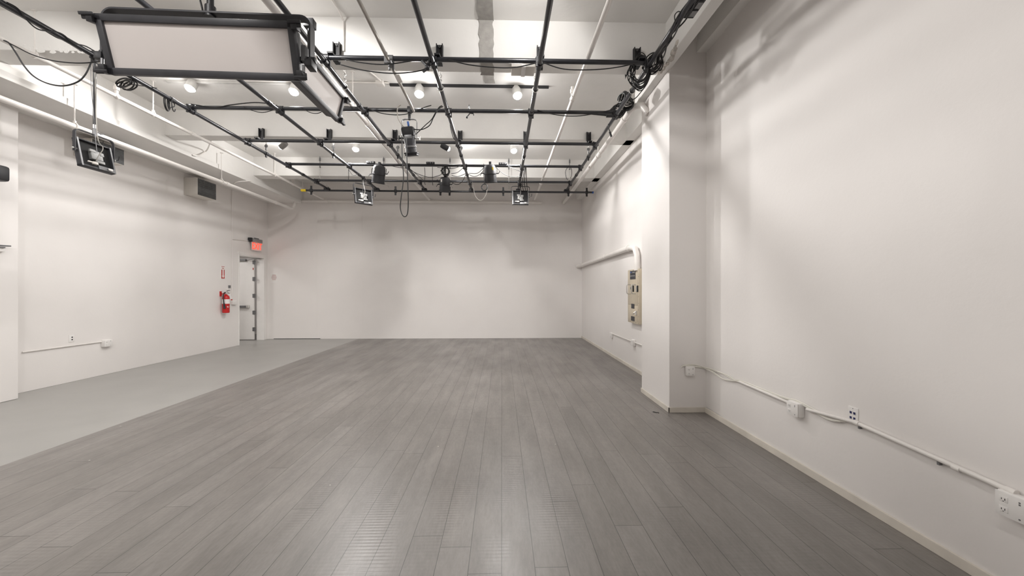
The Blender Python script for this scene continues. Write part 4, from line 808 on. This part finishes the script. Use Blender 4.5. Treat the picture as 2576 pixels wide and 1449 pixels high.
MB().bb((XA - 0.004, Y0 + 0.04, 1.20), (XA, Y1 - 0.01, 1.81)).build('upper_cover', M['cream'], t, O, 0.002)
MB().bb((XA - 0.004, Y0 + 0.04, 0.92), (XA, Y1 - 0.01, 1.19)).build('lower_cover', M['cream'], t, O, 0.002)
def yy(px): return XA / math.tan(math.atan((px - 1288) / FPX) + YAW)
def zz(px, py): return onX(px, py, XA).z
def plate(x0, x1, y0, y1, m, nm, lab=None):
    o = MB().bb((XA - 0.008, yy(x1), zz(x0, y1)), (XA - 0.003, yy(x0), zz(x0, y0))).build(nm, m, t, O)
    if lab: tag(o, lab)
    return o
pl = plate(1586, 1599.5, 682, 703, M['dark'], 'label_plate', 'black printed label')
MB().bb((XA - 0.009, yy(1589.5), zz(1586, 687)), (XA - 0.0075, yy(1587), zz(1586, 684.5))).build('logo', M['blue'], pl, O)
MB().bb((XA - 0.009, yy(1598.5), zz(1590, 686.3)), (XA - 0.0075, yy(1592), zz(1590, 684.8))).bb((XA - 0.009, yy(1598.5), zz(1590, 695)), (XA - 0.0075, yy(1587), zz(1590, 693.8))).build('print', M['silver'], pl, O)
plate(1589, 1596.5, 764, 775.5, M['dark'], 'label_plate', 'black printed label')
plate(1588.5, 1597, 795, 806, M['dark'], 'label_plate', 'black printed label')
bp_ = plate(1592, 1595.5, 718.5, 734, M['hole'], 'breaker_window', 'black breaker slot')
bp_ = plate(1601, 1606, 718.5, 734.5, M['hole'], 'switch_strip', 'black strip of small switches')
mb = MB()
for k in range(5): mb.bb((XA - 0.013, yy(1603.3), zz(1601, 733 - k * 3.1)), (XA - 0.007, yy(1601.6), zz(1601, 731.3 - k * 3.1)))
mb.build('toggles', M['wplast'], bp_, O)
plate(1586.5, 1589, 722, 728, M['grey'], 'indicator')
for px in (1587, 1599.5):
    y = yy(px); z0, z1 = zz(px, 739), zz(px, 716)
    MB().tube(spline([(XA - 0.003, y, z0), (XA - 0.06, y, z0 + 0.002), (XA - 0.075, y, z0 + 0.03), (XA - 0.075, y, z1 - 0.03), (XA - 0.06, y, z1 - 0.002), (XA - 0.003, y, z1)], 4), 0.008, 8).build('grip_handle', M['silver'], t, O)
y = yy(1602); z = zz(1602, 787)
MB().box((XA - 0.012, y, z), (0.018, 0.06, 0.07)).tube([(XA - 0.02, y, z + 0.02), (XA - 0.05, y + 0.01, z), (XA - 0.05, y + 0.03, z - 0.03)], 0.009, 6).build('latch', M['silver'], t, O)
mb = MB()
for k in range(9):
    zc = Z0 + 0.02 + k * (Z1 - Z0 - 0.04) / 8
    for yc in (Y0 + 0.02, Y1 - 0.02): mb.cyl((XA - 0.003, yc, zc), (XA + 0.001, yc, zc), 0.006, n=6)
for k in range(1, 4):
    yc = Y0 + k * (Y1 - Y0) / 4
    for zc in (Z0 + 0.02, Z1 - 0.015): mb.cyl((XA - 0.003, yc, zc), (XA + 0.001, yc, zc), 0.006, n=6)
mb.build('screws', M['grey'], t, O)

# ------------------------------------------------------------------ left wall
q = onX(179.5, 851.5, XL)
t = thing('wall_plate', 'small white plate with two round black jacks on the door wall', 'wall plate', q)
MB().box((0.003, 0, 0), (0.006, 0.075, 0.117)).build('plate', M['wplast'], t, (0, 0, 0), 0.002)
for oz in (-0.019, 0.019): tag(MB().cyl((0.005, 0.005, oz), (0.009, 0.005, oz), 0.010, n=14).build('jack', M['hole'], t), 'round black jack')
q = onX(264, 863, XL); outlet_box('white surface outlet box at the end of the wall conduit on the door wall', q, (1, 0, 0), 0.14, 0.12, 0.06)
racew(onX(56, 886, XL + 0.013), onX(258, 859.5, XL + 0.013), 0.010, 'thin white conduit low on the door wall')
# vent boxes
def vent(label, y0, y1, z0, z1):
    t = thing('vent_box', label, 'air vent', (XL, y0, z0), 0, 'wall vent boxes'); O = V((XL, y0, z0))
    MB().bb((XL, y0, z0), (-6.59, y1, z1)).build('duct', M['duct'], t, O, 0.004)
    gx = -6.588
    gr = MB().bb((gx - 0.004, y0 + 0.01, z0 + 0.01), (gx + 0.002, y1 - 0.01, z1 - 0.01)).build('grille', M['grille'], t, O)
    mb = MB()
    for k in range(9): mb.box((gx + 0.004, (y0 + y1) / 2, z0 + 0.03 + k * (z1 - z0 - 0.06) / 8), (0.006, y1 - y0 - 0.04, 0.006), Matrix.Rotation(0.0, 3, 'Y'))
    mb.box((gx + 0.004, y0 + 0.17, (z0 + z1) / 2 + 0.09), (0.006, 0.012, (z1 - z0) / 2))
    mb.build('louver', M['grey'], gr, O)
    return t
vent('beige vent box with a grey grille high on the door wall, beyond the softlight', 8.28, onX(544, 475, -6.588).y, 3.52, 3.895)
vent('vent box with a grey grille showing past the edge of the hanging softlight', onX(313, 400, -6.588).y - 0.52, onX(313, 400, -6.588).y, onX(312, 417, -6.588).z, onX(312, 377, -6.588).z)
# pilaster items
t = thing('wall_speaker', 'black rounded speaker at the frame edge on the wall projection', 'speaker', (XP, 4.7, 2.95)); O = V((XP, 4.7, 2.95))
sy_ = onX(28, 430, XP + 0.25).y
MB().bb((XP + 0.05, sy_ - 0.45, onX(14, 456, XP + 0.25).z), (XP + 0.25, sy_, onX(14, 417, XP + 0.25).z)).build('cabinet', M['black'], t, O, 0.03)
MB().bb((XP, sy_ - 0.3, 2.98), (XP + 0.07, sy_ - 0.2, 3.08)).build('bracket', M['dark'], t, O)
q = onX(5, 624, XP)
t = thing('wall_fitting', 'small grey fitting at the frame edge on the wall projection', 'fitting', q)
MB().box((0.02, -0.06, -0.02), (0.04, 0.13, 0.06)).build('base', M['wplast'], t, (0, 0, 0), 0.006)
MB().box((0.045, -0.04, 0.03), (0.05, 0.16, 0.016)).box((0.045, -0.06, 0.005), (0.03, 0.10, 0.014)).build('arm', M['grey'], t, (0, 0, 0), 0.004)
# conduit to the exit sign and junction boxes
vx = XL + 0.014
c1 = onX(583.5, 765, vx); c2 = onX(583.5, 601, vx); c3 = onX(583.5, 486, vx)
racew((vx, c2.y, c1.z), (vx, c2.y, 4.0), 0.009, 'thin white vertical conduit beside the extinguisher')
racew((vx, c2.y, c2.z), onX(633, 607, vx), 0.009, 'thin conduit over the door to the exit sign')
q = onX(585, 761, XL)
t = thing('junction_box', 'white switch box beside the extinguisher at the foot of the conduit', 'box', q)
MB().box((0.03, 0.0, 0), (0.06, 0.14, 0.10)).build('body', M['wplast'], t, (0, 0, 0), 0.006)
MB().box((0.066, -0.02, 0.0), (0.012, 0.012, 0.02)).build('toggle', M['wplast'], t)
q = onX(576, 721, XL)
t = thing('wall_switch', 'small dark grey switch above the extinguisher', 'switch', q)
MB().box((0.012, 0, 0), (0.024, 0.06, 0.068)).build('plate', M['grey'], t, (0, 0, 0), 0.003)
MB().box((0.02, -0.05, -0.075), (0.04, 0.09, 0.018)).build('ledge', M['wplast'], t, (0, 0, 0), 0.003)
# exit sign
xs = XL + 0.06; e0 = onX(632, 604, xs); e1 = onX(657, 608, xs)
t = thing('exit_sign', 'lit red EXIT sign above the open door', 'exit sign', (XL, (e0.y + e1.y) / 2, 2.7)); O = V(t.location)
ym = (e0.y + e1.y) / 2; hl = (e1.y - e0.y) / 2
zt_ = onX(645, 606, xs).z
MB().bb((XL, e0.y, zt_ - 0.045), (xs + 0.04, e1.y, zt_ + 0.05)).build('housing', M['driver'], t, O, 0.004)
MB().bb((XL, e0.y - 0.05, zt_ - 0.05), (xs + 0.035, e0.y + 0.005, zt_ + 0.06)).build('end_block', M['black'], t, O, 0.004)
MB().bb((xs - 0.03, ym - 0.06, zt_ + 0.05), (xs + 0.01, ym + 0.10, zt_ + 0.075)).build('mount', M['black'], t, O)
pn = MB().bb((xs - 0.004, e0.y + 0.01, zt_ - 0.275), (xs + 0.002, e1.y + 0.02, zt_ - 0.045)).build('sign_panel', M['acrylic'], t, O)
zl_ = onX(645, 620.5, xs).z
MB().text('EXIT', 0.225, (xs + 0.005, onX(646.5, 620, xs).y, zl_), (0, 0.92, 0), (0, 0, 1.14), 0.006).build('letters', M['exit_red'], pn, O)
le = bpy.data.lights.new('exit_glow', 'POINT'); le.energy = 0.25; le.color = (1.0, 0.12, 0.06); le.shadow_soft_size = 0.06
lo = bpy.data.objects.new('exit_glow', le); C.objects.link(lo); lo.parent = t; lo.location = V((xs + 0.10, ym, zl_)) - O
# fire sign
q = onX(560.5, 685.5, XL)
t = thing('fire_sign', 'red and white FIRE arrow sign above the extinguisher', 'sign', q)
MB().box((0.002, 0, 0), (0.004, 0.115, 0.31)).build('plate', M['wplast'], t)
rf = MB().box((0.0045, 0, -0.04), (0.002, 0.105, 0.22)).build('arrow_field', M['redsign'], t)
MB().bb((0.0055, -0.020, -0.08), (0.0075, 0.020, 0.07)).poly([(0.0055, -0.042, -0.08), (0.0055, 0.042, -0.08), (0.0055, 0, -0.142)], (0.002, 0, 0)).build('arrow', M['wplast'], rf)
MB().text('FIRE', 0.042, (0.005, 0, 0.10), (0, 1, 0), (0, 0, 1), 0.002).bb((0.0035, -0.05, 0.138), (0.0055, 0.05, 0.15)).build('lettering', M['redsign'], t)
# extinguisher
q = onX(568.5, 787, XL + 0.10)
t = thing('fire_extinguisher', 'red fire extinguisher hung on the door wall', 'fire extinguisher', (XL + 0.10, q.y, q.z)); z0 = 0.0
prof = [(0.0, 0.066), (0.012, 0.076), (0.36, 0.076), (0.40, 0.070), (0.425, 0.050), (0.44, 0.028), (0.46, 0.026)]
MB().tube([V((0, 0, a)) for a, r in prof], [r for a, r in prof], 24).build('cylinder', M['red'], t)
tag(MB().tube([V((0, 0, a)) for a in (0.225, 0.226, 0.335, 0.336)], [0.0762, 0.0775, 0.0775, 0.0762], 24).build('label_band', M['wplast'], t), 'white instruction label')
tag(MB().poly([(0.058, -0.052, 0.16), (0.066, -0.04, 0.13), (0.074, 0.01, 0.15), (0.066, -0.04, 0.17)], (0.004, -0.004, 0)).build('sticker', M['wplast'], t), 'white arrow sticker')
v = MB().cyl((0, 0, 0.455), (0, 0, 0.50), 0.022, n=12).box((0, 0.01, 0.51), (0.03, 0.07, 0.025)).build('valve', M['silver'], t)
MB().tube([(0.0, 0.02, 0.52), (0, 0.06, 0.545), (0, 0.13, 0.555)], 0.008, 6).tube([(0.0, 0.02, 0.50), (0, 0.07, 0.49), (0, 0.12, 0.47)], 0.008, 6).build('lever', M['grey'], v)
MB().tube(spline([(0.0, -0.02, 0.50), (0.0, -0.06, 0.49), (0.01, -0.10, 0.43), (0.02, -0.108, 0.33), (0.02, -0.10, 0.24)], 5), 0.012, 8).build('hose', M['rubber'], t)
MB().cyl((0.02, -0.10, 0.25), (0.03, -0.088, 0.11), 0.014, 0.026, n=12).build('nozzle', M['black'], t)
MB().bb((-0.10, -0.075, 0.41), (-0.085, -0.02, 0.53)).box((-0.05, -0.02, 0.47), (0.09, 0.03, 0.02)).build('wall_bracket', M['red'], t)
tgp = MB().poly([(0.05, 0.03, 0.47), (0.055, 0.075, 0.47), (0.07, 0.12, 0.31), (0.07, 0.06, 0.305)], (0.003, 0, 0)).build('tag', M['wplast'], t)
MB().poly([(0.072, 0.064, 0.335), (0.0712, 0.113, 0.335), (0.0735, 0.12, 0.308), (0.0735, 0.06, 0.305)], (0.003, 0, 0)).build('tag_stripe', M['redsign'], tgp)
# notice on the back wall
q = onY(689.5, 699, YB)
t = thing('paper_notice', 'white paper notice with faded red print on the back wall by the door', 'notice', q)
MB().box((0, -0.002, 0), (0.215, 0.003, 0.285)).build('sheet', M['wplast'], t)
mb = MB()
for k, wd in enumerate((0.10, 0.12, 0.15, 0.15, 0.13, 0.10)): mb.box((0, -0.0045, 0.085 - k * 0.028), (wd, 0.001, 0.014))
mb.build('print', M['pale_red'], t)
# small thing left on the plank floor near the column
q = onZ(1648, 1038, 0.0)
cable([q + V((-0.02, 0.02, 0.005)), q + V((0.0, 0.0, 0.006)), q + V((0.015, -0.01, 0.005)), q + V((0.02, -0.03, 0.012)), q + V((0.035, -0.03, 0.005))], 0.004, 'scrap of black wire on the plank floor by the column', name='wire_scrap', cat='wire scrap')

# ------------------------------------------------------------------ camera, world, output look
cam = bpy.data.cameras.new('camera'); cam.sensor_width = 36.0; cam.lens = FPX * 36.0 / 2576; cam.clip_start = 0.05
co = bpy.data.objects.new('camera', cam); C.objects.link(co); co.location = (0, 0, EYE); co.rotation_euler = (math.pi / 2, 0, -YAW)
sc = bpy.context.scene; sc.camera = co
wd = bpy.data.worlds.new('world'); sc.world = wd; wd.use_nodes = True
wd.node_tree.nodes['Background'].inputs['Color'].default_value = (0.9, 0.92, 1, 1); wd.node_tree.nodes['Background'].inputs['Strength'].default_value = 0.2
sc.view_settings.view_transform = 'Standard'; sc.view_settings.look = 'None'; sc.view_settings.gamma = 1.0; sc.view_settings.exposure = -0.09
sc.view_settings.use_curve_mapping = False
sc.cycles.max_bounces = 7; sc.cycles.diffuse_bounces = 6; sc.cycles.glossy_bounces = 3
